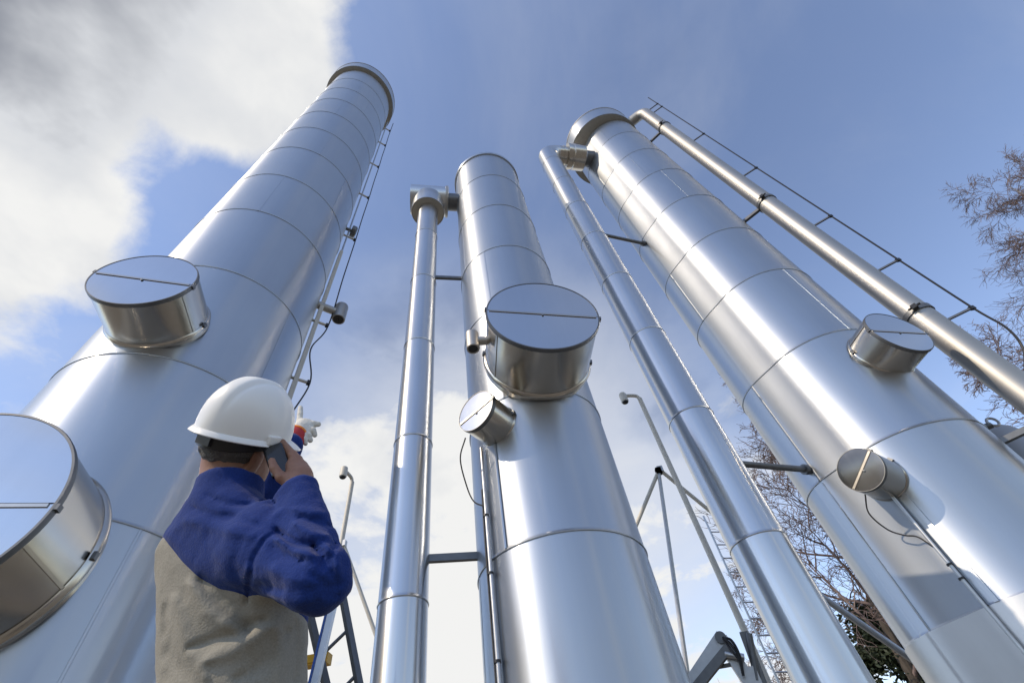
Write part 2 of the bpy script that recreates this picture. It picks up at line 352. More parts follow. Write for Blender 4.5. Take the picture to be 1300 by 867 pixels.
# narrow tray, cable and brackets up the right side of tower one
def t1_side():
    A = 49
    rodp = lambda h, r, a=A: cyl_pt(C1, a, r, h + CAM_Z)
    b = MB(); e_r = Vector((math.sin(math.radians(A)), math.cos(math.radians(A)), 0)); e_t = Vector((e_r.y, -e_r.x, 0))
    b.box((rodp(0.2, R1 + 0.055) + rodp(7.1, R1 + 0.055)) / 2, (0.05, 0.09, 6.9), (e_r, e_t, Vector((0, 0, 1)))); b.build('cable_tray', M['paint'], t1, False)
    b = MB(); b.tube([rodp(7.1, R1 + 0.06), rodp(15.3, R1 + 0.06)], 0.014, 8); b.build('conduit', M['galv'], t1)
    hs = [2.6, 4.1, 5.2, 7.7, 9.6, 11.5, 13.2, 14.6]
    for h in hs:
        b = MB(); b.bar(rodp(h, R1 - 0.01), rodp(h, R1 + 0.20), 0.03, 0.022); b.build('bracket', M['paint'], t1, False)
        b = MB(); b.box(rodp(h, R1 + 0.19), (0.03, 0.045, 0.05), (e_r, e_t, Vector((0, 0, 1)))); b.build('cable_clamp', M['black'], t1, False)
    pts = []
    for i, h in enumerate(hs):
        pts.append(rodp(h, R1 + 0.21))
        if i < len(hs) - 1: pts.append(rodp((h + hs[i + 1]) / 2, R1 + (0.205 if i > 1 else 0.10)))
    pts = [rodp(0.6, R1 + 0.2), rodp(1.8, R1 + 0.2)] + pts + [rodp(15.5, R1 + 0.22)]
    rod('cable', bezier(pts, 8), 0.009, M['rubber'], t1, 6)
    # capped tee on a stub pipe
    z = 5.55
    rod('branch_stub', [rodp(z, R1 - 0.03), rodp(z, R1 + 0.26)], 0.055, M['dull'], t1, 20)
    b = MB(); b.lathe(rodp(z - 0.14, R1 + 0.31), (0, 0, 1), [(0.01, 0.0), (0.085, 0.0), (0.088, 0.02), (0.088, 0.30), (0.08, 0.32), (0.01, 0.33)], 28); tee = b.build('branch_tee', M['dull'], t1)
    b = MB(); b.lathe(rodp(z - 0.145, R1 + 0.31), (0, 0, 1), [(0.01, 0.0), (0.07, 0.0), (0.07, 0.02)], 24); b.build('tee_mouth', M['black'], tee)
    z = 7.95
    rod('nozzle', [rodp(z, R1 - 0.03), rodp(z, R1 + 0.10)], 0.03, M['darksteel'], t1, 14)
    b = MB(); b.lathe(rodp(z, R1 + 0.09), e_r, [(0.01, 0), (0.10, 0.0), (0.11, 0.02), (0.11, 0.07), (0.09, 0.09), (0.01, 0.095)], 24); b.build('nozzle_flange', M['darksteel'], t1)
t1_side()

# tower two (middle)
t2 = empty('steel_tower', (C2.x, C2.y, 0), 'middle stainless steel tower, shortest of the three, with the largest round manhole cover', 'tower', 'tall steel towers')
plinth(C2, R2 + 0.22).build('foundation', M['concrete'], t2)
s2 = [0.12, 0.85] + Z([1.43, 2.66, 3.92, 5.18, 6.45, 7.68, 8.74])
column_sheets(t2, C2, lambda g: R2, s2, M['sheet'], 2, 21, 128, phase=[math.radians(x) for x in (300, 250, 214, 20, 200, 235, 40, 240)])
b = MB().lathe((C2.x, C2.y, 0), (0, 0, 1), [(R2 - 0.02, s2[-1]), (R2 + 0.022, s2[-1]), (R2 + 0.026, s2[-1] + 0.01), (R2 + 0.026, s2[-1] + 0.06), (R2 - 0.01, s2[-1] + 0.075), (0.01, s2[-1] + 0.16)], 96); b.build('top_lid', M['sheet'], t2)
hatch(t2, C2, 168.5, 1.11, 0.452, 2.99, 0.55, 188, drumseam=330)
hatch(t2, C2, 210.8, 0.83, 0.17, 2.43, 0.53, 170, clips=1, drumseam=20)
def t2_parts():
    # lifting-hinge cylinder at the left of the big cover
    p = math.radians(168.5); n = Vector((math.sin(p), math.cos(p), 0)); e = Vector((math.cos(p), -math.sin(p), 0)); o = Vector((C2.x, C2.y, 2.99 + CAM_Z)) + n * 0.86
    c = o + e * 0.56 + Vector((0, 0, -0.02))
    rod('hinge_arm', [o + e * 0.42 + Vector((0, 0, -0.02)), c], 0.036, M['dull'], t2, 16)
    b = MB().lathe(c + Vector((0, 0, -0.10)), (0, 0, 1), [(0.01, 0.02), (0.04, 0.02), (0.04, 0), (0.052, 0), (0.054, 0.01), (0.054, 0.19), (0.045, 0.2), (0.01, 0.205)], 24); h = b.build('hinge_post', M['dull'], t2)
    b = MB().lathe(c + Vector((0, 0, -0.095)), (0, 0, 1), [(0.001, 0.0), (0.041, 0.0)], 20); b.build('post_mouth', M['black'], h)
    # conduit and cable channel below the small cover
    P = lambda a, r, h_: cyl_pt(C2, a, r, h_ + CAM_Z)
    rod('conduit', [P(226, R2 + 0.03, 2.30), P(226, R2 + 0.03, -0.4)], 0.013, M['galv'], t2, 10)
    rod('conduit', [P(229, R2 + 0.028, 1.95), P(228.8, R2 + 0.034, 1.6), P(229.4, R2 + 0.028, 1.2), P(228.6, R2 + 0.03, .7), P(229, R2 + 0.03, -0.4)], 0.007, M['rubber'], t2, 8)
    for h_ in (1.72, 1.33, 0.86, 0.45): 
        MB().lathe(P(226.5, R2 + 0.03, h_), (0, 0, 1), [(0.014, 0), (0.021, 0), (0.021, 0.014), (0.014, 0.014)], 12).build('cable_tie', M['black'], t2)
    MB().bar(P(214, R2 + 0.004, 2.26), P(214, R2 + 0.004, 1.44), 0.022, 0.012).build('sheet_joint', M['sheet'], t2, False)
    o2 = Vector((C2.x, C2.y, 2.43 + CAM_Z))
    rod('cable', bezier([cyl_pt(C2, 222, 0.80, 2.29 + CAM_Z), cyl_pt(C2, 230, 0.78, 2.18 + CAM_Z), cyl_pt(C2, 236, 0.70, 2.02 + CAM_Z), cyl_pt(C2, 234, 0.66, 1.88 + CAM_Z), cyl_pt(C2, 227, R2 + 0.035, 1.80 + CAM_Z)], 10), 0.0055, M['rubber'], t2, 6)
t2_parts()

# tower three (right) : main shell plus a smaller shell merged into its left flank
_c2 = (0.43 * math.sin(math.radians(284)), 0.43 * math.cos(math.radians(284)))
def prof3(scale=1.0):
    tab = []
    for k in range(721):
        g = 2 * math.pi * k / 720; lo, hi = 0.4, 1.3
        for _ in range(40):
            r = (lo + hi) / 2; x, y = r * math.sin(g), r * math.cos(g)
            d1 = r - R3; d2 = math.hypot(x - _c2[0], y - _c2[1]) - 0.465; kk = 0.09
            hh = max(kk - abs(d1 - d2), 0) / kk; d = min(d1, d2) - hh * hh * kk * 0.25
            if d < 0: lo = r
            else: hi = r
        tab.append(r)
    tab = np.array(tab)
    def f(g):
        u = (g % (2 * math.pi)) / (2 * math.pi) * 720; i = int(u); return float(tab[i] * (1 - (u - i)) + tab[min(i + 1, 720)] * (u - i)) * scale
    return f
rad3 = prof3()
t3 = empty('steel_tower', (C3.x, C3.y, 0), 'right stainless steel tower with brimmed cap and a smaller shell merged into its left flank', 'tower', 'tall steel towers')
plinth(C3, 1.2).build('foundation', M['concrete'], t3)
s3 = Z([0.94, 2.22, 3.49, 4.77, 5.98, 7.25, 8.55, 9.81, 11.08, 12.14])
column_sheets(t3, C3, rad3, s3, M['sheet'], 2, 31, 320, phase=[math.radians(x) for x in (268, 262, 170, 262, 120, 185, 205, 262, 30)])
column_sheets(t3, C3, lambda g: rad3(g) * 1.012, [0.12, 0.94 + CAM_Z - 0.005], M['base'], 3, 32, 240, name='base_sheet', phase=[math.radians(264)])
cap(t3, (C3.x - 0.17, C3.y - 0.03), 0.40, 0.90, s3[-1], s3[-1] + 0.62)
hatch(t3, C3, 166.4, 1.02, 0.292, 3.10, 0.68, 184, drumseam=25)
hatch(t3, C3, 230.3, 1.10, 0.174, 1.946, 0.70, 148, clips=1, drumseam=100)
def t3_parts():
    P = lambda a, r, h_: cyl_pt(C3, a, r, h_ + CAM_Z)
    for a in (231.5, 226.5): MB().bar(P(a, R3 + 0.012, 1.86), P(a, R3 + 0.012, 0.95), 0.012, 0.03, (math.cos(math.radians(a)), -math.sin(math.radians(a)), 0)).build('channel_flange', M['sheet'], t3, False)
    rod('conduit', [P(231.5, R3 + 0.05, 1.84), P(231.5, R3 + 0.05, 0.3), P(231.5, R3 + 0.05, -0.5)], 0.013, M['galv'], t3, 10)
    for h_ in (1.22, 1.12, 0.42): MB().lathe(P(231.5, R3 + 0.05, h_), (0, 0, 1), [(0.014, 0), (0.022, 0), (0.022, 0.012), (0.014, 0.012)], 12).build('cable_tie', M['black'], t3)
    rod('cable', bezier([P(236, 1.06, 1.79), P(242, 0.98, 1.70), P(243, 0.88, 1.58), P(239, 0.84, 1.50), P(235, 0.81, 1.46), P(232, R3 + 0.055, 1.36)], 10), 0.006, M['rubber'], t3, 6)
    MB().bar(P(262, rad3(math.radians(262)) + 0.002, 2.2), P(262, rad3(math.radians(262)) + 0.002, 0.95), 0.016, 0.008).build('sheet_joint', M['sheet'], t3, False)
    # lifting eye on the right flank
    MB().tube([P(112, R3 - 0.02, 2.35), P(112, R3 + 0.12, 2.35)], 0.03, 12).build('lifting_lug', M['darksteel'], t3)
    b = MB(); c = P(112, R3 + 0.15, 2.37); b.tube([c + Vector((0.045 * math.cos(k), 0.0, 0.045 * math.sin(k))) for k in np.linspace(0, 6.28, 20)], 0.012, 8); b.build('lifting_eye', M['galv'], t3)
t3_parts()

# ------------------------------------------------------------------ pipes
def pipe_sheets(parent, c, r, seams, seed): column_sheets(parent, c, lambda g: r, seams, M['pipe'], 1, seed, 72, 0.004, 'cladding_sheet', [math.atan2(c[0], c[1]) + k for k in (0.3, -0.5, 0.1, -0.2)])
pa = empty('riser_pipe', (CA.x, CA.y, 0), 'slim steel riser pipe with collar and side duct, just left of the middle tower', 'pipe')
plinth(CA, RA + 0.12).build('foundation', M['concrete'], pa)
sa = [0.12, 0.75] + Z([1.30, 2.57, 3.85, 5.14, 6.44, 7.36]); pipe_sheets(pa, CA, RA, sa, 41)
zc = 7.36 + CAM_Z
MB().lathe((CA.x, CA.y, 0), (0, 0, 1), [(RA - 0.01, zc + 0.01), (0.25, zc + 0.01), (0.258, zc)], 64).build('collar_underside', M['capunder'], pa)
MB().lathe((CA.x, CA.y, 0), (0, 0, 1), [(0.256, zc - 0.003), (0.266, zc - 0.003), (0.266, zc + 0.40), (0.255, zc + 0.42), (0.02, zc + 0.44)], 64).build('collar', M['pipe'], pa)
dirA = (C2 - CA).normalized(); dA = (C2 - CA).length; za = 7.86 + CAM_Z
o = Vector((CA.x, CA.y, za)) - dirA * 0.30; Ld = dA - R2 + 0.30
MB().lathe(o, dirA, [(0.01, 0.01), (0.235, 0.01), (0.235, 0.0), (0.25, 0.0), (0.252, 0.02), (0.252, Ld - 0.16), (0.02, Ld - 0.158)], 56).build('side_duct', M['pipe'], pa)
MB().lathe(o, dirA, [(0.15, Ld - 0.17), (0.15, Ld + 0.03)], 40).build('duct_neck', M['darksteel'], pa)
MB().lathe(o, dirA, [(0.253, Ld - 0.20), (0.268, Ld - 0.198), (0.268, Ld - 0.165), (0.25, Ld - 0.155)], 48).build('duct_band', M['dull'], pa)
for h in (1.665 * 3.2, 0.50 * 3.2):
    a = Vector((CA.x, CA.y, h + CAM_Z)); MB().bar(a + dirA * (RA - 0.02), a + dirA * (dA - R2 + 0.03), 0.035, 0.05).build('strut', M['darksteel'], pa, False)

pb = empty('riser_pipe', (CB.x, CB.y, 0), 'slim steel riser pipe with elbow at top, between the middle and right towers', 'pipe')
plinth(CB, RB + 0.14).build('foundation', M['concrete'], pb)
zb = 11.0 + CAM_Z
sb = [0.12, 0.30 + CAM_Z] + Z([1.58, 2.85, 4.12, 5.38, 6.66, 7.90, 9.16, 10.42]) + [zb]; pipe_sheets(pb, CB, RB, sb, 43)
dirB = (Vector((C3.x - 0.1, C3.y, 0)) - CB).normalized(); re = 0.30; arc = [Vector((CB.x, CB.y, zb)) + dirB * (re - re * math.cos(t)) + Vector((0, 0, re * math.sin(t))) for t in np.linspace(0, math.pi / 2, 14)]
MB().tube(arc, RB, 40, False).build('elbow', M['pipe'], pb)
o = arc[-1]
MB().lathe(o, dirB, [(RB, 0), (RB, 0.10), (RB + 0.012, 0.10), (RB + 0.012, 0.13), (RB, 0.13), (RB, 0.42)], 40).build('branch', M['drum'], pb)
MB().lathe(o, dirB, [(RB, 0.2), (RB + 0.075, 0.2), (RB + 0.08, 0.22), (RB + 0.08, 0.30), (RB + 0.068, 0.31), (RB + 0.068, 0.34), (RB + 0.08, 0.35), (RB + 0.08, 0.62), (RB + 0.06, 0.64), (RB - 0.02, 0.64)], 48).build('flange_cover', M['drum'], pb)
MB().lathe(o, dirB, [(RB - 0.03, 0.62), (RB - 0.03, 1.2)], 40).build('branch_neck', M['darksteel'], pb)
for (px, py, k) in ((797, 301, 0), (988, 590, 1)):
    h = (1.538 if k == 0 else 0.5147) * 4.62 + CAM_Z; a = Vector((CB.x, CB.y, h)); tgt = Vector((C3.x + _c2[0], C3.y + _c2[1], h)); dd = (tgt - a).normalized(); ln = (tgt - a).length
    MB().tube([a + dd * (RB - 0.02), a + dd * (ln - 0.44)], 0.03, 12).build('strut', M['darksteel'], pb)
    MB().tube([a + dd * (ln - 0.52), a + dd * (ln - 0.48)], 0.05, 14).build('strut_collar', M['darksteel'], pb)

pc = empty('vent_pipe', (CC.x, CC.y, 0), 'dull grey pipe running up outside the right tower, carrying a black cable', 'pipe')
def build_pc():
    zt = 12.32 + CAM_Z; d = (Vector((C3.x - 0.17, C3.y - 0.03, 0)) - CC).normalized()
    arc = [Vector((CC.x, CC.y, zt)) + d * (0.2 - 0.2 * math.cos(t)) + Vector((0, 0, 0.2 * math.sin(t))) for t in np.linspace(0, math.pi / 2, 10)]
    secs = [0.12] + Z([1.2, 3.4, 6.0, 8.6, 11.2]) + [zt]
    for i in range(len(secs) - 1): MB().tube([(CC.x, CC.y, secs[i] + 0.001), (CC.x, CC.y, secs[i + 1])], RC, 40, False).build('pipe_length', M['dull'], pc)
    MB().tube(arc + [arc[-1] + d * 0.5], RC * 0.98, 36).build('elbow', M['dull'], pc)
    outd = (CC - C3).normalized(); hs_b = [11.0, 6.6, 3.55, 2.1]
    side = Vector((outd.y, -outd.x, 0))
    for h in hs_b:
        z = h + CAM_Z
        MB().lathe((CC.x, CC.y, z - 0.03), (0, 0, 1), [(RC, 0), (RC + 0.014, 0), (RC + 0.014, 0.06), (RC, 0.06)], 36).build('pipe_clamp', M['darksteel'], pc)
        MB().bar(Vector((CC.x, CC.y, z)) - outd * (RC - 0.02), Vector((CC.x, CC.y, z)) - outd * ((CC - C3).length - R3 + 0.03), 0.05, 0.05).build('bracket', M['darksteel'], pc, False)
        MB().box(Vector((CC.x, CC.y, z)) + side * (RC + 0.03), (0.07, 0.05, 0.05), (side, outd, Vector((0, 0, 1)))).build('clamp_lug', M['black'], pc, False)
        w = MB(); w.tube([Vector((CC.x, CC.y, z)) + side * (RC + 0.045) - outd * 0.06, Vector((CC.x, CC.y, z)) + side * (RC + 0.045) + outd * 0.06], 0.012, 8); w.build('clamp_bolt', M['black'], pc, False)
    # stand-offs and cable on the outer side
    od = Vector((math.sin(math.radians(118)), math.cos(math.radians(118)), 0)); hs = [12.4, 12.1, 9.7, 7.6, 5.6, 4.35, 3.35]
    for h in hs:
        a = Vector((CC.x, CC.y, h + CAM_Z)); MB().bar(a + od * (RC - 0.01), a + od * (RC + 0.22), 0.022, 0.022).build('stand_off', M['darksteel'], pc, False)
        MB().box(a + od * (RC + 0.23), (0.045, 0.03, 0.045)).build('cable_clip', M['black'], pc, False)
    pts = [Vector((CC.x, CC.y, h + CAM_Z)) + od * (RC + 0.235) for h in [13.1] + hs]
    pts += [Vector((CC.x, CC.y, 3.0 + CAM_Z)) + od * (RC + 0.25), Vector((CC.x, CC.y, 2.75 + CAM_Z)) + od * (RC + 0.18), Vector((CC.x, CC.y, 2.55 + CAM_Z)) + od * (RC + 0.03), Vector((CC.x, CC.y, 2.35 + CAM_Z)) - side * (RC + 0.02), Vector((CC.x, CC.y, 2.1 + CAM_Z)) - side * (RC + 0.05) - od * 0.1]
    rod('cable', bezier(pts, 6), 0.011, M['rubber'], pc, 6)
build_pc()

# ------------------------------------------------------------------ site furniture behind the towers
def stay_mast(name, top, junction, feet, label, lamp_dir, lean=(0, 0)):
    base = Vector((top.x + lean[0], top.y + lean[1], 0)); t = empty(name, base, label, 'mast')
    MB().tube([base, Vector((top.x, top.y, top.z))], 0.042, 14).build('pole', M['paint'], t)
    MB().lathe((base.x, base.y, 0), (0, 0, 1), [(0.14, -0.01), (0.14, 0.02), (0.05, 0.02), (0.05, 0.10)], 20).build('base_flange', M['galv'], t)
    ld = Vector(lamp_dir).normalized()
    arm = bezier([Vector(top) - Vector((0, 0, 0.05)), Vector(top) + Vector((0, 0, 0.07)) + ld * 0.05, Vector(top) + Vector((0, 0, 0.09)) + ld * 0.30], 8)
    MB().tube(arm, 0.032, 12).build('swan_neck', M['paint'], t)
    h = MB().lathe(arm[-1] + Vector((0, 0, 0.05)), (0, 0, -1), [(0.01, 0), (0.06, 0.005), (0.068, 0.03), (0.068, 0.20), (0.06, 0.21)], 24).build('lamp_head', M['paint'], t)
    MB().lathe(arm[-1] + Vector((0, 0, 0.05)), (0, 0, -1), [(0.062, 0.20), (0.055, 0.225), (0.03, 0.245), (0.005, 0.25)], 20).build('lamp_lens', M['glass'], h)
    for f_ in feet:
        j = Vector(f_[0]); MB().tube([j, Vector(f_[1])], 0.03, 10).build('stay', M['paint' if f_[2] else 'galv'], t)
        MB().box(j, (0.09, 0.09, 0.10)).build('stay_clamp', M['galv'], t, False)
    return t
def down(p, q):
    d = (p - q); k = -p.z / d.z; return p + d * k
D = 7.0
jt = at(836, 598, D)
brace_end = at(925, 668, 7.6)
mast = stay_mast('lamp_mast', at(812, 506, D), None, [(jt, down(at(800, 685, D), jt), True), (jt, down(at(872, 850, D), jt), False), (jt + Vector((0.03, 0, 0.02)), brace_end, True)],
          'cream lamp mast with braced stays and hooked top, between middle and right towers', (-1, -0.2, 0), (0.0, 0.0))
MB().tube([(brace_end.x, brace_end.y, 0), brace_end + Vector((0, 0, 0.06))], 0.03, 10).build('brace_post', M['galv'], mast)
D = 8.0
jt = at(436, 690, D)
stay_mast('lamp_mast', at(447, 612, D), None, [(jt, down(at(478, 808, D), jt), True)], 'cream lamp mast seen just right of the worker\'s raised forearm', (-0.2, -1, 0))

# thin wire ladder beside the right mast
def ladder(name, bl, br, tl, tr, n, mat, label, rr=0.02, rung=0.013, first=0.06, org=None, flat=False):
    t = empty(name, ((bl + br) / 2).to_tuple() if org is None else org, label, 'ladder')
    for a, b_ in ((bl, tl), (br, tr)):
        if flat: MB().bar(a, b_, rr * 1.2, rr * 2.6, (br - bl).cross(tl - bl)).build('rail', mat, t, False)
        else: MB().tube([a, b_], rr, 8).build('rail', mat, t)
    for k in range(n):
        f_ = first + (1 - 2 * first) * k / (n - 1)
        MB().tube([bl.lerp(tl, f_), br.lerp(tr, f_)], rung, 8).build('rung', mat, t)
    return t
g0 = at(985, 866, 6.6); g1 = at(1003, 866, 6.6); g0.z = 0; g1.z = 0
ladder('cage_ladder', g0, g1, at(893, 655, 6.6), at(908, 655, 6.6), 20, M['alu'], 'thin aluminium ladder rising beside the lamp mast left of the riser pipe', 0.014, 0.009)
# ladder behind the worker
b0 = at(420, 895, 4.4); b1 = at(461, 895, 4.4)
tl, tr = at(391, 770, 4.4), at(431, 735, 4.4)
ladder('leaning_ladder', down(b0, tl), down(b1, tr), tl, tr, 9, M['darksteel'], 'dark metal ladder leaning behind the worker\'s elbow', 0.026, 0.014, 0.03, flat=True)
def prop():
    p1 = at(425, 760, 4.15); p0 = at(397, 880, 4.15); p0 = down(p0, p1); t = empty('support_prop', p0, 'silver prop with blue stripe crossing in front of the dark ladder', 'prop')
    MB().bar(p0, p1, 0.05, 0.04, (0, 1, 0)).build('prop_beam', M['alu'], t, False)
    o = Vector((-0.034, -0.012, 0)); MB().bar(p0 + o, p1 + o, 0.016, 0.03, (0, 1, 0)).build('blue_strip', M['blue'], t, False)
    MB().tube([p0 + Vector((0, 0, 0.0)), p0 + Vector((0, 0, 0.03))], 0.07, 14).build('foot_plate', M['galv'], t)
prop()
def yellow_box():
    c = at(404, 838, 4.9); t = empty('valve_box', (c.x, c.y, 0), 'small yellow box on a post behind the dark ladder', 'box')
    MB().tube([(c.x, c.y, 0), (c.x, c.y, c.z - 0.042)], 0.025, 10).build('post', M['galv'], t)
    MB().box(c, (0.20, 0.10, 0.08)).build('box_body', M['yellow'], t, False)
    MB().box(c + Vector((0, -0.056, 0)), (0.16, 0.01, 0.05)).build('box_lid', M['yellow'], t, False)
yellow_box()

# folded hydraulic crane arm at the foot of the right mast
def crane():
    D = 5.9; k = at(916, 812, D); base = at(958, 900, D); base.z = 0; e0 = at(868, 884, D)
    t = empty('crane_arm', base, 'folded grey hydraulic crane arm with hoses, below the lamp mast', 'crane arm')
    up_ = Vector((0, 0, 1)); sd = Vector((0.25, 0.97, 0))
    MB().lathe(base, up_, [(0.22, -0.01), (0.22, 0.25), (0.13, 0.3), (0.13, 0.9), (0.02, 0.92)], 28).build('pedestal', M['galv'], t)
    el = at(953, 862, D)
    MB().bar(el + Vector((0, 0, -0.9)), el + Vector((0, 0, 0.08)), 0.17, 0.17, sd).build('column', M['galv'], t, False)
    MB().bar(at(952, 866, D), k, 0.13, 0.15, sd).build('inner_boom', M['galv'], t, False)
    MB().bar(k + Vector((0.02, 0, 0.02)), e0, 0.12, 0.13, sd).build('outer_boom', M['galv'], t, False)
    MB().bar(at(926, 826, D) - sd * 0.1, at(872, 893, D) - sd * 0.1, 0.08, 0.08, sd).build('extension', M['darksteel'], t, False)
    MB().tube([k - sd * 0.1, k + sd * 0.1], 0.055, 18).build('knuckle_pin', M['darksteel'], t)
    MB().tube([at(946, 838, D) - sd * 0.12, at(922, 834, D) - sd * 0.12], 0.03, 12).build('ram', M['alu'], t)
    MB().tube([at(951, 806, D) - sd * 0.05, at(962, 866, D) - sd * 0.05], 0.035, 12).build('hydraulic_ram', M['darksteel'], t)
    MB().bar(at(944, 803, D), at(973, 880, D), 0.08, 0.10, sd).build('king_post', M['darksteel'], t, False)
    for i, off in enumerate((0.0, 0.035, -0.03)):
        rod('hose', bezier([k - sd * (0.13 + off) + Vector((0.02, 0, -0.02)), at(930, 818 + 6 * i, D) - sd * 0.16, at(940, 836 + 4 * i, D) - sd * 0.16, at(945, 862, D) - sd * 0.14], 8), 0.013, M['rubber'], t, 6)
    for i, q in enumerate(((895, 842), (906, 848))): MB().bar(at(*q, D) - sd * 0.02, at(q[0] + 22, q[1] - 4, D) - sd * 0.02, 0.03, 0.03).build('link', M['darksteel'], t, False)
crane()
def rail_bar():
    p0 = at(1030, 748, 6.6); p1 = at(1160, 838, 6.9); q0 = Vector((p0.x, p0.y, 0)); q1 = Vector((p1.x, p1.y, 0))
    t = empty('handrail', q0, 'grey sloping handrail between the riser pipe and the right tower', 'handrail')
    MB().tube([p0, p1], 0.035, 12).build('top_rail', M['galv'], t)
    MB().tube([q0, p0], 0.025, 10).build('post', M['galv'], t); MB().tube([q1, p1], 0.025, 10).build('post', M['galv'], t)
rail_bar()
def back_duct():
    p0 = at(1262, 560, 6.6); p1 = at(1330, 606, 6.3); t = empty('steel_duct', (p1.x, p1.y, 0), 'steel duct elbow peeking out behind the right tower under the grey pipe', 'duct')
    c = bezier([(p0.x - 0.3, p0.y + 0.25, p0.z + 0.02), p0, at(1296, 572, 6.45), (p1.x, p1.y, p1.z - 0.1), (p1.x + 0.05, p1.y, p1.z - 0.7), (p1.x + 0.05, p1.y, 0.0)], 8)
    MB().tube(c, 0.17, 32).build('duct_shell', M['dull'], t)
    MB().lathe((p1.x + 0.05, p1.y, 0), (0, 0, 1), [(0.26, -0.01), (0.26, 0.05), (0.17, 0.05)], 28).build('duct_flange', M['galv'], t)
back_duct()

# ------------------------------------------------------------------ trees
def bark(name, c1, c2, scale):
    m, nt, p, N, L = nodes(name); geo = N.new('ShaderNodeNewGeometry'); mp = N.new('ShaderNodeMapping'); mp.inputs['Scale'].default_value = (1, 1, 0.4); L.new(geo.outputs['Position'], mp.inputs[0])
    n = N.new('ShaderNodeTexNoise'); n.inputs['Scale'].default_value = scale; n.inputs['Detail'].default_value = 5; L.new(mp.outputs[0], n.inputs['Vector'])
    r = N.new('ShaderNodeValToRGB'); L.new(n.outputs['Fac'], r.inputs[0]); r.color_ramp.elements[0].position = 0.35; r.color_ramp.elements[1].position = 0.65
    r.color_ramp.elements[0].color = (*c1, 1); r.color_ramp.elements[1].color = (*c2, 1); L.new(r.outputs[0], p.inputs['Base Color']); p.inputs['Roughness'].default_value = 0.85
    return m
M['birch'] = bark('birch_bark', (0.06, 0.05, 0.045), (0.50, 0.47, 0.42), 3)
M['twig'] = bark('birch_twig', (0.12, 0.085, 0.08), (0.24, 0.18, 0.16), 2)
M['bark'] = bark('dark_bark', (0.035, 0.028, 0.022), (0.09, 0.075, 0.06), 5)
M['needle'] = plain('evergreen_leaf', (0.022, 0.034, 0.014), 0.7, 0, 0.5, 1.5)
def bare_tree(name, base, H, seed, label, spread=0.32, droop=0.0, levels=4, start=0.28, tr=None, thick=None, density=1.0, barkm='birch', lean=(0, 0), twigr=0.011):
    rnd = random.Random(seed); t = empty(name, base, label, 'tree', 'bare trees behind the towers'); base = Vector(base)
    trunk = MB(); crown_v = []; crown_f = []; r0 = thick or H * 0.012
    def tube3(pts, rs, n):
        b = len(crown_v); a, u, w = frame(pts[1] - pts[0])
        for p, r in zip(pts, rs):
            for k in range(n):
                g = 6.2832 * k / n; q = p + (u * math.cos(g) + w * math.sin(g)) * r; crown_v.append((q.x, q.y, q.z))
        for i in range(len(pts) - 1):
            for k in range(n): crown_f.append((b + i * n + k, b + i * n + (k + 1) % n, b + (i + 1) * n + (k + 1) % n, b + (i + 1) * n + k))
    P = []; p = Vector(base); d = Vector((lean[0], lean[1], 1)).normalized(); nseg = 14
    for i in range(nseg + 1):
        P.append(p.copy()); d = (d + Vector((rnd.gauss(0, 0.035), rnd.gauss(0, 0.035), 0.02))).normalized(); p = p + d * (H / nseg)
    Rs = [max(0.012, r0 * (1 - 0.93 * (i / nseg) ** 0.85)) for i in range(nseg + 1)]
    MB_ = MB(); MB_.tube(P, Rs, 10); MB_.build('trunk', M[barkm], t)
    def grow(p, d, L, r, lvl):
        n = 5 if lvl < 2 else 4; pts = [p]; rs = [r]; q = p.copy(); dd = d.copy()
        for i in range(n):
            g = 0.10 if lvl < 2 else 0.17
            dd = (dd + Vector((rnd.gauss(0, g), rnd.gauss(0, g), rnd.gauss(0, g) + (0.06 if lvl < 2 else -droop)))).normalized()
            q = q + dd * (L / n); pts.append(q.copy()); rs.append(max(twigr * 0.55, r * (1 - 0.8 * (i + 1) / n)))
        tube3(pts, rs, 5 if lvl < 2 else 3)
        if lvl >= levels: return
        kids = int(([7, 6, 5, 4, 3][lvl]) * density)
        for k in range(kids):
            f_ = 0.25 + 0.75 * (k + rnd.random()) / kids; i = min(n - 1, int(f_ * n)); a = pts[i].lerp(pts[i + 1], f_ * n - i); ax = (pts[i + 1] - pts[i]).normalized()
            s = Vector((rnd.gauss(0, 1), rnd.gauss(0, 1), rnd.gauss(0, 0.7))); s = (s - ax * s.dot(ax)).normalized(); nd = (ax * 0.75 + s * rnd.uniform(0.45, 0.9)).normalized()
            grow(a, nd, L * rnd.uniform(0.42, 0.62), max(twigr, r * 0.45), lvl + 1)
    nb = int(20 * density)
    for k in range(nb):
        f_ = start + (0.98 - start) * (k + rnd.random()) / nb; x = f_ * nseg; i = min(nseg - 1, int(x)); a = P[i].lerp(P[i + 1], x - i)
        g = k * 2.4 + rnd.uniform(-0.5, 0.5); el = rnd.uniform(0.35, 0.9); nd = Vector((math.cos(g) * math.cos(el), math.sin(g) * math.cos(el), math.sin(el)))
        grow(a, nd, H * spread * (1.15 - 0.75 * (f_ - start) / (1 - start)) * rnd.uniform(0.7, 1.1), Rs[i] * 0.42, 1)
    mk('crown', crown_v, crown_f, M['twig'], t, True, 180)
    return t
def ground_at(azd, dist): v = az(azd, dist); return (v.x, v.y, 0)
bare_tree('birch_tree', ground_at(65.0, 24), 17.6, 3, 'bare birch with drooping purple twigs at the right picture edge', 0.20, 0.10, 4, 0.45, density=1.6, twigr=0.009)
bare_tree('birch_tree', ground_at(53.8, 21), 12.6, 8, 'bare birch with pale upright limbs behind the grey vent pipe', 0.22, 0.05, 4, 0.22, density=1.35)
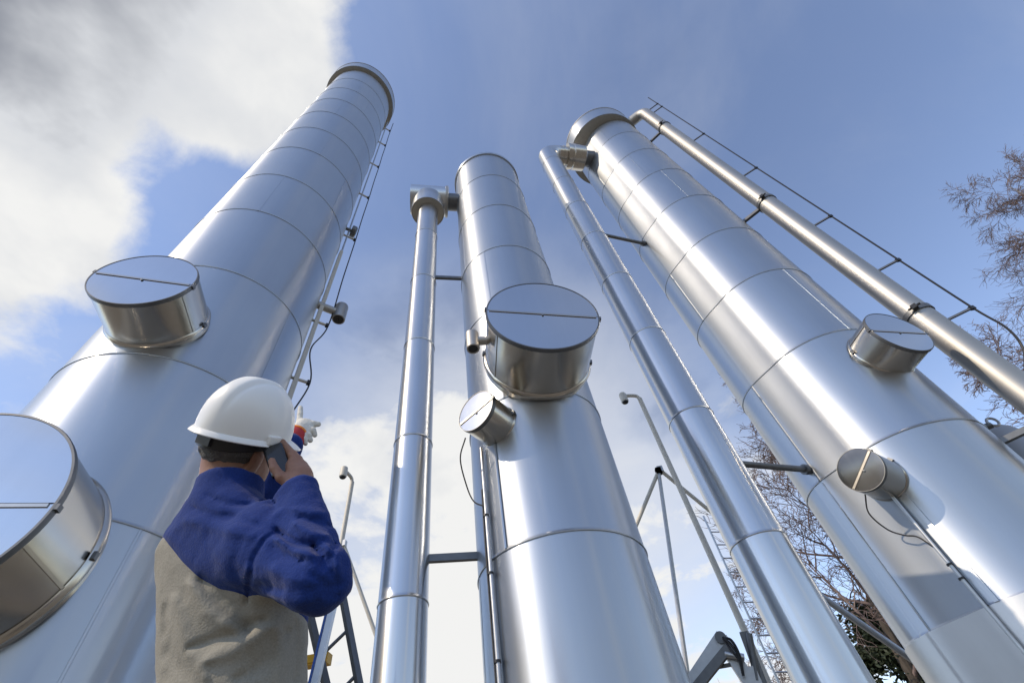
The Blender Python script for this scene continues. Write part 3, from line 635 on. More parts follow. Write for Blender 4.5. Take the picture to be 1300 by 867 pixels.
bare_tree('bare_tree', ground_at(29.0, 19), 14.2, 15, 'bare dark tree between the riser pipe and the right tower', 0.22, 0.0, 4, 0.16, barkm='bark', lean=(-0.03, 0.0), density=1.35, thick=0.2)
bare_tree('bare_tree', ground_at(19.6, 24), 11.0, 22, 'bare twiggy tree left of the riser pipe behind the lamp mast', 0.24, 0.02, 4, 0.12, barkm='bark', density=1.3)
def evergreen(name, base, H, R, seed, label, n=5200):
    t = empty(name, base, label, 'tree'); rnd = random.Random(seed); base = Vector(base)
    MB().tube([base, base + Vector((0.1, 0, H * 0.5)), base + Vector((0, 0.1, H * 0.93))], [H * 0.022, H * 0.014, 0.01], 9).build('trunk', M['bark'], t)
    v = []; f = []; cl = [(rnd.uniform(0, 6.28), rnd.uniform(0.15, 1.0) ** 0.8, rnd.uniform(0.08, 0.98)) for _ in range(70)]
    for i in range(n):
        g, rr, hh = rnd.choice(cl); rad = R * (1 - hh) ** 0.55 * rr
        c = base + Vector((math.cos(g) * rad, math.sin(g) * rad, H * hh)) + Vector((rnd.gauss(0, R * 0.13), rnd.gauss(0, R * 0.13), rnd.gauss(0, H * 0.03)))
        if c.z < 0.1: continue
        a = Vector((rnd.gauss(0, 1), rnd.gauss(0, 1), rnd.gauss(0, 0.6))).normalized(); s = a.cross(Vector((rnd.gauss(0, 1), rnd.gauss(0, 1), rnd.gauss(0, 1)))).normalized(); l = rnd.uniform(0.05, 0.12); w = l * 0.42
        b = len(v); v += [tuple(c - a * l), tuple(c + s * w), tuple(c + a * l), tuple(c - s * w)]; f.append((b, b + 1, b + 2, b + 3))
    mk('crown', v, f, M['needle'], t, False)
evergreen('evergreen_tree', ground_at(28.3, 20), 5.6, 1.9, 4, 'dark evergreen low between the riser pipe and the right tower', 26000)
evergreen('evergreen_tree', ground_at(19.8, 22), 4.3, 1.6, 5, 'low dark evergreen bush beyond the crane arm left of the riser pipe', 15000)
evergreen('evergreen_tree', ground_at(52.0, 17), 6.4, 2.0, 6, 'dark evergreen glimpsed under the vent pipe beyond the right tower', 16000)

# ------------------------------------------------------------------ the worker (signed-distance modelling, meshed with surface nets)
class Vol:
    def __init__(self, lo, hi, h):
        self.lo = np.array(lo, np.float32); self.h = h; self.n = [int(math.ceil((hi[i] - lo[i]) / h)) + 1 for i in range(3)]
        ax = [(self.lo[i] + h * np.arange(self.n[i])).astype(np.float32) for i in range(3)]
        self.X, self.Y, self.Z = np.meshgrid(*ax, indexing='ij'); self.d = np.full(self.n, 9.0, np.float32)
    def seg(self, a, b):
        a = np.array(a, np.float32); b = np.array(b, np.float32); v = b - a; L = float(v @ v) + 1e-9
        t = np.clip(((self.X - a[0]) * v[0] + (self.Y - a[1]) * v[1] + (self.Z - a[2]) * v[2]) / L, 0, 1)
        return np.sqrt((self.X - a[0] - t * v[0]) ** 2 + (self.Y - a[1] - t * v[1]) ** 2 + (self.Z - a[2] - t * v[2]) ** 2), t
    def cone(self, a, b, r0, r1): q, t = self.seg(a, b); return q - (r0 + (r1 - r0) * t)
    def ell(self, c, ax, rr):
        d2 = 0
        for e, r in zip(ax, rr): d2 = d2 + (((self.X - c[0]) * e[0] + (self.Y - c[1]) * e[1] + (self.Z - c[2]) * e[2]) / r) ** 2
        return (np.sqrt(d2) - 1) * min(rr)
    def un(self, d, k=0.0):
        if k <= 0: self.d = np.minimum(self.d, d)
        else:
            h = np.maximum(k - np.abs(self.d - d), 0) / k; self.d = np.minimum(self.d, d) - h * h * k * 0.25
    def ridge(self, a, b, w, amp): q, t = self.seg(a, b); self.d = self.d - amp * np.exp(-(q / w) ** 2) * np.sin(np.clip(t, 0.02, 0.98) * math.pi) ** 0.5
    def mesh(self):
        d = self.d; h = self.h; n = d.shape; s = d < 0
        c = np.zeros([k - 1 for k in n], np.int8)
        for i in (0, 1):
            for j in (0, 1):
                for k in (0, 1): c += s[i:n[0] - 1 + i, j:n[1] - 1 + j, k:n[2] - 1 + k]
        act = np.argwhere((c > 0) & (c < 8)); idx = -np.ones(c.shape, np.int64); idx[tuple(act.T)] = np.arange(len(act))
        acc = np.zeros((len(act), 3)); cnt = np.zeros(len(act)); corners = [(i, j, k) for i in (0, 1) for j in (0, 1) for k in (0, 1)]
        val = [d[act[:, 0] + i, act[:, 1] + j, act[:, 2] + k] for i, j, k in corners]
        for a in range(8):
            for b in range(a + 1, 8):
                if sum(abs(corners[a][q] - corners[b][q]) for q in range(3)) != 1: continue
                va, vb = val[a], val[b]; m_ = (va < 0) != (vb < 0); t = np.where(m_, va / np.where(m_, va - vb, 1), 0)
                for q in range(3): acc[:, q] += np.where(m_, corners[a][q] + t * (corners[b][q] - corners[a][q]), 0)
                cnt += m_
        V = (act + acc / cnt[:, None]) * h + self.lo; F = []
        for axn in range(3):
            o = [(0, 1, 0), (0, 0, 1)] if axn == 0 else ([(0, 0, 1), (1, 0, 0)] if axn == 1 else [(1, 0, 0), (0, 1, 0)])
            sl0 = [slice(None)] * 3; sl1 = [slice(None)] * 3; sl0[axn] = slice(0, -1); sl1[axn] = slice(1, None)
            e0, e1 = s[tuple(sl0)], s[tuple(sl1)]; pts = np.argwhere(e0 != e1)
            u, w = np.array(o[0]), np.array(o[1]); ok = np.all([(pts[:, q] >= (u + w)[q]) & (pts[:, q] < c.shape[q] if q != axn else True) for q in range(3)], axis=0)
            pts = pts[ok]; flip = e0[tuple(pts.T)]
            q0 = idx[tuple((pts - u - w).T)]; q1 = idx[tuple((pts - w).T)]; q2 = idx[tuple(pts.T)]; q3 = idx[tuple((pts - u).T)]
            Q = np.stack([q0, q1, q2, q3], 1); Q = Q[(Q >= 0).all(1) * 1 == 1] if True else Q
            fl = flip[(np.stack([q0, q1, q2, q3], 1) >= 0).all(1)]; Q[~fl] = Q[~fl][:, ::-1]; F.append(Q)
        return V, np.concatenate(F).tolist()
    def sample(self, field, V):
        g = (V - self.lo) / self.h; i = np.clip(np.floor(g).astype(int), 0, np.array(self.n) - 2); f_ = g - i; out = 0
        for a in (0, 1):
            for b in (0, 1):
                for c in (0, 1):
                    w = (f_[:, 0] if a else 1 - f_[:, 0]) * (f_[:, 1] if b else 1 - f_[:, 1]) * (f_[:, 2] if c else 1 - f_[:, 2]); out = out + w * field[i[:, 0] + a, i[:, 1] + b, i[:, 2] + c]
        return out
def smooth_noise(vol, cell, seed, sc=(1, 1, 1)):
    r = np.random.default_rng(seed); X = [(vol.X - vol.lo[0]) / cell * sc[0], (vol.Y - vol.lo[1]) / cell * sc[1], (vol.Z - vol.lo[2]) / cell * sc[2]]
    dim = [int(x.max()) + 3 for x in X]; G = r.uniform(-1, 1, dim).astype(np.float32); I = [np.floor(x).astype(int) for x in X]; Fr = [x - i for x, i in zip(X, I)]; Fr = [f_ * f_ * (3 - 2 * f_) for f_ in Fr]; out = 0
    for a in (0, 1):
        for b in (0, 1):
            for c in (0, 1):
                out = out + (Fr[0] if a else 1 - Fr[0]) * (Fr[1] if b else 1 - Fr[1]) * (Fr[2] if c else 1 - Fr[2]) * G[I[0] + a, I[1] + b, I[2] + c]
    return out
V3 = lambda *a: np.array(a, float)

def fleece():
    m, nt, p, N, L = nodes('fleece'); geo = N.new('ShaderNodeNewGeometry'); at_ = N.new('ShaderNodeAttribute'); at_.attribute_name = 'yoke'
    gt = N.new('ShaderNodeMath'); gt.operation = 'GREATER_THAN'; gt.inputs[1].default_value = 0.0; L.new(at_.outputs['Fac'], gt.inputs[0])
    n = N.new('ShaderNodeTexNoise'); n.inputs['Scale'].default_value = 240; n.inputs['Detail'].default_value = 5; L.new(geo.outputs['Position'], n.inputs['Vector'])
    n2 = N.new('ShaderNodeTexNoise'); n2.inputs['Scale'].default_value = 28; n2.inputs['Detail'].default_value = 4; L.new(geo.outputs['Position'], n2.inputs['Vector'])
    def two(a, b):
        mx = N.new('ShaderNodeMix'); mx.data_type = 'RGBA'; mx.inputs[6].default_value = (*a, 1); mx.inputs[7].default_value = (*b, 1); L.new(n.outputs['Fac'], mx.inputs[0]); return mx.outputs[2]
    mx = N.new('ShaderNodeMix'); mx.data_type = 'RGBA'; L.new(gt.outputs[0], mx.inputs[0]); L.new(two((0.22, 0.21, 0.18), (0.36, 0.345, 0.30)), mx.inputs[6]); L.new(two((0.008, 0.021, 0.105), (0.021, 0.049, 0.225)), mx.inputs[7])
    L.new(mx.outputs[2], p.inputs['Base Color']); p.inputs['Roughness'].default_value = 0.95; p.inputs['Specular IOR Level'].default_value = 0.15
    p.inputs['Sheen Weight'].default_value = 0.12; p.inputs['Sheen Roughness'].default_value = 0.4
    ad = N.new('ShaderNodeMath'); ad.operation = 'MULTIPLY_ADD'; ad.inputs[1].default_value = 2.0; L.new(n2.outputs['Fac'], ad.inputs[0]); L.new(n.outputs['Fac'], ad.inputs[2])
    b = N.new('ShaderNodeBump'); b.inputs['Strength'].default_value = 0.55; b.inputs['Distance'].default_value = 0.003; L.new(ad.outputs[0], b.inputs['Height']); L.new(b.outputs[0], p.inputs['Normal'])
    return m
M['fleece'] = fleece()
def skin_mat():
    m, nt, p, N, L = nodes('skin'); geo = N.new('ShaderNodeNewGeometry'); n = N.new('ShaderNodeTexNoise'); n.inputs['Scale'].default_value = 60; n.inputs['Detail'].default_value = 5; L.new(geo.outputs['Position'], n.inputs['Vector'])
    r = N.new('ShaderNodeValToRGB'); L.new(n.outputs['Fac'], r.inputs[0]); r.color_ramp.elements[0].color = (0.21, 0.095, 0.058, 1); r.color_ramp.elements[1].color = (0.34, 0.175, 0.11, 1); L.new(r.outputs[0], p.inputs['Base Color'])
    p.inputs['Roughness'].default_value = 0.5; p.inputs['Subsurface Weight'].default_value = 0.08; p.inputs['Subsurface Radius'].default_value = (0.01, 0.004, 0.002)
    b = N.new('ShaderNodeBump'); b.inputs['Strength'].default_value = 0.3; b.inputs['Distance'].default_value = 0.002; n3 = N.new('ShaderNodeTexNoise'); n3.inputs['Scale'].default_value = 220; L.new(geo.outputs['Position'], n3.inputs['Vector']); L.new(n3.outputs['Fac'], b.inputs['Height']); L.new(b.outputs[0], p.inputs['Normal'])
    return m
M['skin'] = skin_mat()
M['hair'] = plain('grey_hair', (0.10, 0.095, 0.09), 0.7, 0, 0.6, 90, 0.8, 220)
M['trouser'] = plain('navy_work_trousers', (0.02, 0.025, 0.05), 0.9, 0, 0.2, 40, 0.3, 200)
M['boot'] = plain('boot_leather', (0.03, 0.025, 0.02), 0.6, 0, 0.3, 30)
M['hat'] = plain('white_helmet_plastic', (0.84, 0.84, 0.82), 0.32, 0, 0.02, 6)
M['glove'] = plain('white_glove_fabric', (0.66, 0.64, 0.58), 0.9, 0, 0.12, 40, 0.4, 260)
M['glovered'] = plain('red_cuff_fabric', (0.42, 0.03, 0.035), 0.9, 0, 0.2, 60, 0.4, 260)
M['orange'] = plain('orange_trim', (0.8, 0.25, 0.04), 0.8)

def worker():
    facing = math.radians(24); fw = V3(math.sin(facing), math.cos(facing), 0); rt = V3(math.cos(facing), -math.sin(facing), 0); UZ = V3(0, 0, 1)
    hip = V3(-0.745, 1.26, 0.0)
    root = empty('person', (hip[0], hip[1], 0.0), 'worker in blue and grey fleece jacket and white hard hat, phoning and pointing up', 'person')
    # ---- joints
    neck = V3(-0.828, 1.005, 1.452); head = V3(*at(307, 567, 1.27)); rsh = V3(*at(333, 694, 1.19)); relb = V3(*at(405, 735, 1.06)); rwri = V3(*at(380, 628, 1.13))
    lsh = V3(-0.93, 1.10, 1.395); lwri = V3(*at(367, 566, 1.46)); lelb = V3(-0.945, 1.335, 1.56)
    # ---- jacket
    v = Vol((-1.13, 0.78, 0.80), (-0.34, 1.50, 1.98), 0.0068)
    zs = np.array([0.78, 0.92, 1.09, 1.20, 1.29, 1.365, 1.42, 1.465, 1.52])
    cx = np.array([-.748, -.757, -.773, -.788, -.803, -.815, -.823, -.826, -.824]); cy = np.array([1.268, 1.24, 1.185, 1.142, 1.103, 1.062, 1.032, 1.008, 0.995])
    aa = np.array([.185, .178, .178, .186, .192, .180, .135, .088, .078]); bb = np.array([.140, .132, .130, .138, .140, .128, .104, .082, .074])
    I = lambda t: np.interp(v.Z, zs, t)
    from_c = (v.X - I(cx), v.Y - I(cy)); u = from_c[0] * rt[0] + from_c[1] * rt[1]; w = from_c[0] * fw[0] + from_c[1] * fw[1]; A, B_ = I(aa), I(bb)
    tor = (((np.abs(u) / A) ** 2.3 + (np.abs(w) / B_) ** 2.3) ** (1 / 2.3) - 1) * np.minimum(A, B_)
    tor = np.maximum(tor, v.Z - 1.505); tor = np.maximum(tor, 0.86 - v.Z)
    v.d = tor
    arm = v.cone(rsh, relb, 0.076, 0.062); fore = v.cone(relb, rwri, 0.060, 0.048)
    k = 0.03; hh = np.maximum(k - np.abs(arm - fore), 0) / k; armd = np.minimum(arm, fore) - hh * hh * k * 0.25
    larm = np.minimum(v.cone(lsh, lelb, 0.075, 0.062), v.cone(lelb, lwri, 0.060, 0.045))
    v.un(v.cone(rsh + V3(-0.05, 0.03, 0.015), rsh, 0.075, 0.076), 0.06)
    tor_only = v.d.copy()
    v.un(armd, 0.045); v.un(larm, 0.06)
    # collar roll
    ring_n = (head - neck); ring_n = ring_n / np.linalg.norm(ring_n); qx = (v.X - neck[0]) * ring_n[0] + (v.Y - neck[1]) * ring_n[1] + (v.Z - neck[2]) * ring_n[2]
    rad = np.sqrt(np.maximum((v.X - neck[0]) ** 2 + (v.Y - neck[1]) ** 2 + (v.Z - neck[2]) ** 2 - qx ** 2, 0))
    v.un(np.maximum(np.abs(rad - 0.072) - 0.007, np.abs(qx - 0.026) - 0.034), 0.016)
    v.d = np.maximum(v.d, -np.maximum(rad - 0.064, 0.012 - qx))
    # cuff
    ad = (rwri - relb) / np.linalg.norm(rwri - relb); q = (v.X - rwri[0]) * ad[0] + (v.Y - rwri[1]) * ad[1] + (v.Z - rwri[2]) * ad[2]
    near_r = fore < 0.05
    v.d = np.where((q > 0.028) & near_r & (arm > 0.02), np.maximum(v.d, q - 0.028), v.d)
    v.d = v.d - 0.0035 * np.exp(-((q - 0.012) / 0.012) ** 2) * near_r
    # folds
    cxr = v.X * _R[0] + v.Y * _F[0] + (v.Z - CAM_Z) * UPV[0]; cyr = v.X * _R[1] + v.Y * _F[1] + (v.Z - CAM_Z) * UPV[1]; czr = v.X * _R[2] + v.Y * _F[2] + (v.Z - CAM_Z) * UPV[2]
    PX = CX + FPX * cxr / czr; PY = CY - FPX * cyr / czr; front = (-(from_c[0] * 0.62 - from_c[1] * -0.78) > -0.02) | (armd < 0.03)
    front = ((from_c[0] * -0.62 + from_c[1] * 0.78) < 0.03) | (armd < 0.03)
    def F(pts, w_, amp, soft=1.0):
        """a fold along a polyline as the photo shows it; asymmetric profile: ridge with a valley beside it"""
        best = np.full(v.d.shape, 1e9, np.float32); L = len(pts) - 1
        for k_ in range(L):
            (x0, y0), (x1, y1) = pts[k_], pts[k_ + 1]; dx, dy = x1 - x0, y1 - y0; t_ = np.clip(((PX - x0) * dx + (PY - y0) * dy) / (dx * dx + dy * dy), 0, 1)
            q_ = np.hypot(PX - x0 - t_ * dx, PY - y0 - t_ * dy); g_ = (k_ + t_) / L; q_ = q_ / (w_ * (0.45 + 0.55 * np.sin(np.clip(g_, 0.0, 1.0) * math.pi))); best = np.minimum(best, q_)
        v.d = v.d - amp * np.exp(-best ** 2) * front
    # back of the jacket
    F([(255, 735), (275, 755), (300, 775), (318, 800)], 11, -.013); F([(240, 740), (262, 775), (300, 800)], 12, .010); F([(262, 838), (300, 822), (345, 795)], 12, .011); F([(240, 822), (290, 808), (335, 785)], 9, -.010)
    F([(222, 760), (232, 810), (260, 860)], 13, .009); F([(210, 770), (218, 830), (240, 867)], 9, -.006); F([(300, 862), (340, 840), (365, 800)], 10, -.009); F([(352, 785), (356, 830), (352, 870)], 8, .006); F([(375, 790), (372, 867)], 9, -.006)
    # sleeve: crook of the elbow, upper arm, forearm
    F([(350, 672), (372, 690), (398, 692)], 6, -.014); F([(352, 684), (380, 700), (404, 706)], 6, .011); F([(372, 664), (396, 678), (416, 680)], 6, .010); F([(398, 694), (408, 708), (410, 722)], 7, -.017)
    F([(380, 656), (405, 664), (420, 668)], 5, -.009); F([(366, 645), (395, 650), (416, 652)], 5, .006); F([(412, 690), (425, 705), (432, 728)], 6, .008); F([(425, 690), (418, 715), (425, 740)], 5, -.010)
    F([(345, 690), (358, 705), (385, 712)], 7, -.008); F([(395, 730), (418, 745), (432, 742)], 6, -.008); F([(335, 755), (375, 765), (410, 760)], 11, .006); F([(340, 720), (370, 735), (400, 738)], 10, .006); F([(330, 740), (360, 750)], 7, -.005)
    F([(395, 770), (415, 755), (430, 755)], 5, -.006)
    # shoulder and collar
    F([(245, 645), (270, 655), (300, 657), (330, 668)], 6, -.007); F([(235, 660), (268, 667), (320, 680)], 8, .005); F([(262, 628), (290, 640), (318, 640)], 4, -.006)
    F([(352, 674), (336, 684), (323, 706), (317, 735), (314, 764)], 2.6, -.006); F([(347, 672), (331, 682), (318, 704), (312, 733)], 3.0, .003)
    nz = smooth_noise(v, 0.055, 1, (1, 1, 0.6)); nz2 = smooth_noise(v, 0.022, 2)
    v.d = v.d - 0.0050 * nz * np.clip(1.5 - v.Z, 0.2, 1) - 0.0016 * nz2 - np.where(armd < 0.02, 0.003 * smooth_noise(v, 0.035, 7, (1, 1, 1.4)), 0)
    # yoke line and armhole seam
    plane = v.Z - np.interp(v.X, [-1.1, -0.95, -0.905, -0.85, -0.80, -0.74, -0.68, -0.60, -0.4], [1.45, 1.375, 1.335, 1.285, 1.245, 1.21, 1.19, 1.18, 1.18]); armh = (tor_only - armd) * 0.7 - 0.003
    yk = np.maximum(np.maximum(plane, armh), 0.012 - larm)
    v.d = v.d + 0.0028 * np.exp(-(plane / 0.005) ** 2) * (armh < 0) + 0.0035 * np.exp(-(armh / 0.004) ** 2)
    side = u - 0.135 + 0.2 * w
    v.d = v.d + 0.003 * np.exp(-(side / 0.004) ** 2) * (v.Z < 1.2) * (armh < 0) * (w < 0.1)
    Vt, Fc = v.mesh(); jk = mk('jacket', Vt, Fc, M['fleece'], root, True, 180)
    atb = jk.data.attributes.new('yoke', 'FLOAT', 'POINT'); atb.data.foreach_set('value', v.sample(yk, Vt).astype(np.float32))
    # zip pull at the collar
    zp = V3(*at(334, 640, 1.20)); rod('zip_pull', [zp, zp + V3(0.004, 0, -0.03)], 0.0025, M['galv'], root, 6)
    # ---- body: head, neck, torso core, right hand in one skin
    haz = math.radians(18); pitch = math.radians(30); hf0 = V3(math.sin(haz), math.cos(haz), 0); hr = V3(math.cos(haz), -math.sin(haz), 0)
    hf = hf0 * math.cos(pitch) + UZ * math.sin(pitch); hu = UZ * math.cos(pitch) - hf0 * math.sin(pitch)
    roll = math.radians(34); hu, hr = hu * math.cos(roll) + hr * math.sin(roll), hr * math.cos(roll) - hu * math.sin(roll)
    H = lambda f_, r_, u_: head + hf * f_ + hr * r_ + hu * u_
    b = Vol((-1.0, 0.74, 0.85), (-0.50, 1.36, 1.80), 0.0042)
    b.d = b.ell(H(-0.012, 0, 0.035), (hf, hr, hu), (0.098, 0.077, 0.105))
    b.un(b.ell(H(0.035, 0, -0.045), (hf, hr, hu), (0.062, 0.056, 0.075)), 0.04); b.un(b.ell(H(0.06, 0, -0.085), (hf, hr, hu), (0.034, 0.036, 0.030)), 0.04)
    b.un(b.cone(H(0.085, 0, 0.005), H(0.106, 0, -0.03), 0.009, 0.015), 0.016); b.un(b.ell(H(0.088, 0, -0.062), (hf, hr, hu), (0.014, 0.026, 0.008)), 0.01)
    b.un(b.ell(H(0.078, 0, 0.022), (hf, hr, hu), (0.016, 0.052, 0.012)), 0.02)
    for s_ in (1, -1):
        b.d = np.maximum(b.d, -b.ell(H(0.094, 0.032 * s_, 0.004), (hf, hr, hu), (0.014, 0.018, 0.010))); b.un(b.ell(H(0.077, 0.032 * s_, 0.003), (hf, hr, hu), (0.013, 0.013, 0.012)), 0.004)
        b.un(b.ell(H(-0.012, 0.082 * s_, -0.015), (hf, hr, hu), (0.020, 0.009, 0.033)), 0.008)
    b.un(b.cone(H(-0.03, 0, -0.06), neck + V3(0.0, 0.0, -0.03), 0.058, 0.064), 0.035)
    b.un(b.cone(neck + V3(0, 0.01, -0.05), V3(-.79, 1.14, 1.17), 0.055, 0.075), 0.04); b.un(b.cone(V3(-.79, 1.14, 1.17), V3(-.752, 1.25, 0.92), 0.075, 0.075), 0.04)
    b.un(b.cone(neck + V3(0.02, 0.01, -0.07), rsh, 0.035, 0.04), 0.02); b.un(b.cone(rsh, relb, 0.04, 0.038), 0.02); b.un(b.cone(relb, rwri, 0.036, 0.026), 0.02)
    # hand on the phone: palm from the wrist to the knuckles, fingers wrapping the phone toward the ear
    pc_ = V3(*at(352, 584, 1.165))
    pd = V3(*at(343, 562, 1.18)) - V3(*at(359, 606, 1.15)); pd /= np.linalg.norm(pd)          # phone long axis (up)
    view = pc_ - V3(0, 0, CAM_Z); view /= np.linalg.norm(view); pw = np.cross(pd, view); pw /= np.linalg.norm(pw); pn = np.cross(pw, pd)
    if pw @ V3(1, 0, 0) < 0: pw = -pw
    W = lambda px, py, D_: V3(*at(px, py, D_))
    knuck = [W(371, 577, 1.155), W(378, 584, 1.15), W(384, 592, 1.148), W(388, 601, 1.15)]
    b.un(b.cone(rwri, W(382, 606, 1.14), 0.030, 0.028), 0.02); b.un(b.cone(W(378, 618, 1.135), W(372, 592, 1.15), 0.026, 0.020), 0.02); b.un(b.cone(W(384, 614, 1.138), W(384, 598, 1.146), 0.022, 0.017), 0.02)
    tips = [(W(358, 562, 1.185), W(349, 566, 1.20)), (W(361, 568, 1.18), W(349, 574, 1.20)), (W(365, 577, 1.175), W(352, 585, 1.195)), (W(370, 588, 1.17), W(357, 596, 1.19))]
    for kn, (m1, m2) in zip(knuck, tips):
        r_ = 0.0105
        b.un(b.cone(W(380, 606, 1.142), kn, 0.014, 0.0125), 0.012); b.un(b.cone(kn, m1, 0.0115, r_), 0.005); b.un(b.cone(m1, m2, r_, 0.0085), 0.003)
    b.un(b.cone(W(372, 614, 1.135), W(357, 606, 1.135), 0.017, 0.0135), 0.012); b.un(b.cone(W(357, 606, 1.135), W(348, 594, 1.138), 0.0125, 0.011), 0.004); b.un(b.cone(W(348, 594, 1.138), W(345, 585, 1.144), 0.011, 0.009), 0.004)
    b.d = np.maximum(b.d, -(b.Z - 0.86)) if False else b.d
    Vt, Fc = b.mesh(); mk('body', Vt, Fc, M['skin'], root, True, 180)
    # hair below the helmet
    hv = Vol(H(-0.13, -0.12, -0.14) - 0.1, H(0.1, 0.12, 0.1) + 0.1, 0.0045)
    hv.d = hv.ell(H(-0.014, 0, 0.030), (hf, hr, hu), (0.106, 0.084, 0.112))
    fq = (hv.X - head[0]) * hf[0] + (hv.Y - head[1]) * hf[1] + (hv.Z - head[2]) * hf[2]; uq = (hv.X - head[0]) * hu[0] + (hv.Y - head[1]) * hu[1] + (hv.Z - head[2]) * hu[2]
    hv.d = np.maximum(hv.d, fq + 0.005 - 0.4 * (uq - 0.0)); hv.d = np.maximum(hv.d, -uq - 0.062); hv.d = hv.d - 0.003 * smooth_noise(hv, 0.012, 5)
    Vt, Fc = hv.mesh(); mk('hair', Vt, Fc, M['hair'], root, True, 180)
    # ---- trousers and boots (below the frame)
    t = Vol((hip[0] - .32, hip[1] - .3, 0.03), (hip[0] + .32, hip[1] + .35, 0.99), 0.012)
    t.d = t.ell(hip + V3(0, 0, 0.90), (rt, fw, UZ), (0.175, 0.13, 0.14)); feet = []
    for s_ in (1, -1):
        hj = hip + rt * 0.09 * s_ + V3(0, 0, 0.88); kn = hip + rt * 0.11 * s_ + fw * 0.03 + V3(0, 0, 0.48); an = hip + rt * 0.12 * s_ - fw * 0.01 + V3(0, 0, 0.07); feet.append(an)
        t.un(t.cone(hj, kn, 0.092, 0.068), 0.05); t.un(t.cone(kn, an, 0.068, 0.056), 0.04)
    t.d = t.d - 0.005 * smooth_noise(t, 0.06, 9)
    Vt, Fc = t.mesh(); mk('trousers', Vt, Fc, M['trouser'], root, True, 180)
    for an in feet:
        s_ = Vol(an - 0.3, an + 0.3, 0.01); s_.d = s_.cone(an + V3(0, 0, 0.06), an - fw * 0.01, 0.052, 0.052); s_.un(s_.ell(an + fw * 0.08 + V3(0, 0, -0.025), (fw, rt, UZ), (0.15, 0.052, 0.05)), 0.03); s_.d = np.maximum(s_.d, -(s_.Z - 0.004))
        Vt, Fc = s_.mesh(); mk('boot', Vt, Fc, M['boot'], root, True, 60)
    # ---- hard hat
    n_u, n_v = 96, 30; hc = H(-0.006, 0, 0.038); verts = []; faces = []
    def hatpt(g, t_):
        """g = angle from the front, t_ 0 crown .. 1 rim, >1 brim"""
        cg, sg = math.cos(g), math.sin(g); tt = min(t_, 1.0); ph = tt * math.pi / 2
        L_ = 0.130 if cg > 0 else 0.128; rr = math.sin(ph) ** 0.92; hgt = 0.155 * math.cos(ph) ** 0.85
        x, y = L_ * cg * rr, 0.111 * sg * rr; z = hgt
        # centre crest with a groove each side
        env = max(0, min(1, (0.92 - tt) / 0.25)); ay = abs(y); crest = 0.0065 / (1 + math.exp((ay - 0.026) / 0.0022)) - 0.0042 * math.exp(-((ay - 0.034) / 0.006) ** 2)
        z += crest * env * min(1, tt * 2 + 0.6)
        if t_ > 1:
            e = t_ - 1; front = max(0, cg) ** 1.6; ext = 0.012 + 0.040 * front; drop = 0.010 + 0.012 * front
            x += ext * e * cg * (1.0 if cg > 0 else 1.0); y += ext * e * sg * (0.9); z -= drop * e ** 1.4 + 0.004 * e
        return hc + hf * x + hr * y + hu * z
    ts = list(np.linspace(0.001, 1, n_v)) + [1.15, 1.4, 1.7, 1.9, 2.0]
    for t_ in ts:
        for k_ in range(n_u): verts.append(hatpt(2 * math.pi * k_ / n_u, t_))
    R_ = len(ts)
    for i in range(R_ - 1):
        for k_ in range(n_u): faces.append((i * n_u + k_, (i + 1) * n_u + k_, (i + 1) * n_u + (k_ + 1) % n_u, i * n_u + (k_ + 1) % n_u))
    faces.append(tuple(range(n_u)))
    hat = mk('hard_hat', verts, faces, M['hat'], root, True, 50)
    sd = hat.modifiers.new('thickness', 'SOLIDIFY'); sd.thickness = 0.004; sd.offset = -1
    for s_ in (1, -1):
        p = hatpt(s_ * math.radians(92), 0.965); q = MB(); q.box(Vector(p + hr * s_ * 0.004 - hu * 0.008), (0.040, 0.020, 0.026), (Vector(hf), Vector(hr), Vector(hu))); sl = q.build('accessory_slot', M['hat'], hat, False)
        bv = sl.modifiers.new('bevel', 'BEVEL'); bv.width = 0.004; bv.segments = 2
    for g_ in (70, 110, -70, -110): 
        p0, p1 = hatpt(math.radians(g_ - 6), 1.0), hatpt(math.radians(g_ + 6), 1.0); rod('rim_ridge', [p0 + hu * 0.004, p1 + hu * 0.004], 0.003, M['hat'], hat, 8)
    # headband and ratchet under the shell
    band = []; bf = []
    for k_ in range(72):
        g = 2 * math.pi * k_ / 72; cg, sg = math.cos(g), math.sin(g); low = -0.028 - 0.018 * max(0, -cg)
        for (dr, z) in ((0.0, 0.012), (0.004, 0.010), (0.004, low), (0.0, low - 0.002)): band.append(hc + hf * (0.111 + dr) * cg + hr * (0.089 + dr) * sg + hu * z)
    for k_ in range(72):
        for j in range(3): bf.append((k_ * 4 + j, ((k_ + 1) % 72) * 4 + j, ((k_ + 1) % 72) * 4 + j + 1, k_ * 4 + j + 1))
    mk('headband', band, bf, M['black'], hat, True, 40)
    q = MB(); q.box(Vector(hc - hf * 0.112 - hu * 0.026), (0.016, 0.05, 0.026), (Vector(hf), Vector(hr), Vector(hu))); q.build('ratchet', M['black'], hat, False)
    # ---- glove on the raised left hand
    G = lambda px, py, D_=1.50: V3(*at(px, py, D_))
    lo = np.minimum(np.minimum(G(350, 600), G(420, 500)), lwri) - 0.08; hi = np.maximum(np.maximum(G(350, 600), G(420, 500)), lwri) + 0.10
    g = Vol(lo, hi, 0.0035); wr = G(372, 556, 1.48)
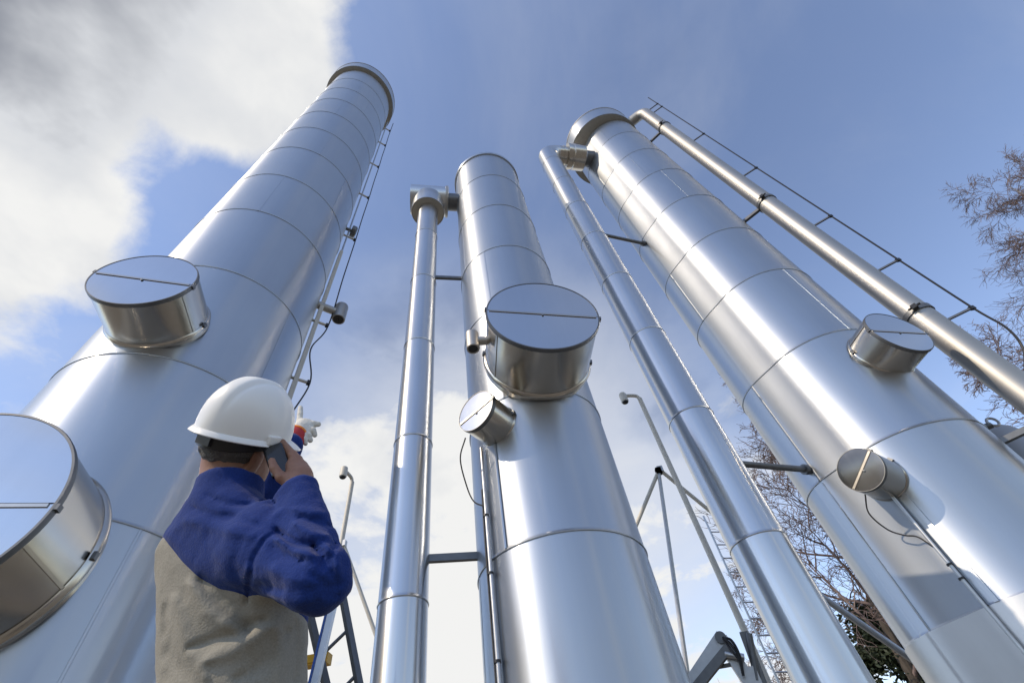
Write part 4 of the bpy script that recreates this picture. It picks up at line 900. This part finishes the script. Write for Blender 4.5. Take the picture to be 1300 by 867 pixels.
    g.d = g.cone(G(375, 549, 1.49), G(386, 540, 1.505), 0.026, 0.028); g.un(g.cone(G(380, 550, 1.49), G(391, 545, 1.50), 0.022, 0.022), 0.02)
    for a_, m_, c_, r_ in ((G(380, 536, 1.51), G(381, 527, 1.515), G(381.5, 517.5, 1.52), 0.0105), (G(391, 538, 1.50), G(398, 538, 1.49), G(404, 538.5, 1.49), 0.0115), (G(391, 544, 1.49), G(397, 546, 1.48), G(400, 552, 1.485), 0.011), (G(388, 550, 1.48), G(392, 553, 1.475), G(394, 559, 1.48), 0.0105), (G(384, 554, 1.475), G(386, 558, 1.47), G(388, 563, 1.475), 0.0095)):
        g.un(g.cone(a_, m_, r_ + 0.002, r_), 0.012); g.un(g.cone(m_, c_, r_, r_ - 0.0015), 0.004)
    g.d = g.d - 0.0012 * smooth_noise(g, 0.012, 3)
    Vt, Fc = g.mesh(); gl = mk('glove', Vt, Fc, M['glove'], root, True, 180)
    c0, c1 = G(364, 566, 1.47), G(377, 551, 1.49); ax = (c1 - c0) / np.linalg.norm(c1 - c0); Lc = float(np.linalg.norm(c1 - c0))
    MB().lathe(Vector(c0), Vector(ax), [(0.040, 0), (0.046, 0.0), (0.045, Lc * 0.35), (0.040, Lc * 0.7), (0.033, Lc), (0.02, Lc * 1.02)], 30).build('glove_cuff', M['glovered'], gl)
    MB().lathe(Vector(c0), Vector(ax), [(0.0325, Lc * 0.93), (0.037, Lc * 0.95), (0.036, Lc * 1.06), (0.028, Lc * 1.08)], 30).build('cuff_trim', M['orange'], gl)
    # ---- phone
    ph = MB(); ph.box(Vector(pc_), (0.050, 0.112, 0.016), (Vector(pw), Vector(pd), Vector(pn))); o = ph.build('mobile_phone', M['glass'], None, False, org=tuple(pc_)); bv = o.modifiers.new('bevel', 'BEVEL'); bv.width = 0.006; bv.segments = 3
    tag(o, 'dark mobile phone held to the worker\'s ear in his bare hand', 'phone')
    MB().box(Vector(pc_ + pn * 0.0085), (0.040, 0.06, 0.002), (Vector(pw), Vector(pd), Vector(pn))).build('phone_screen', M['black'], o, False)
worker()
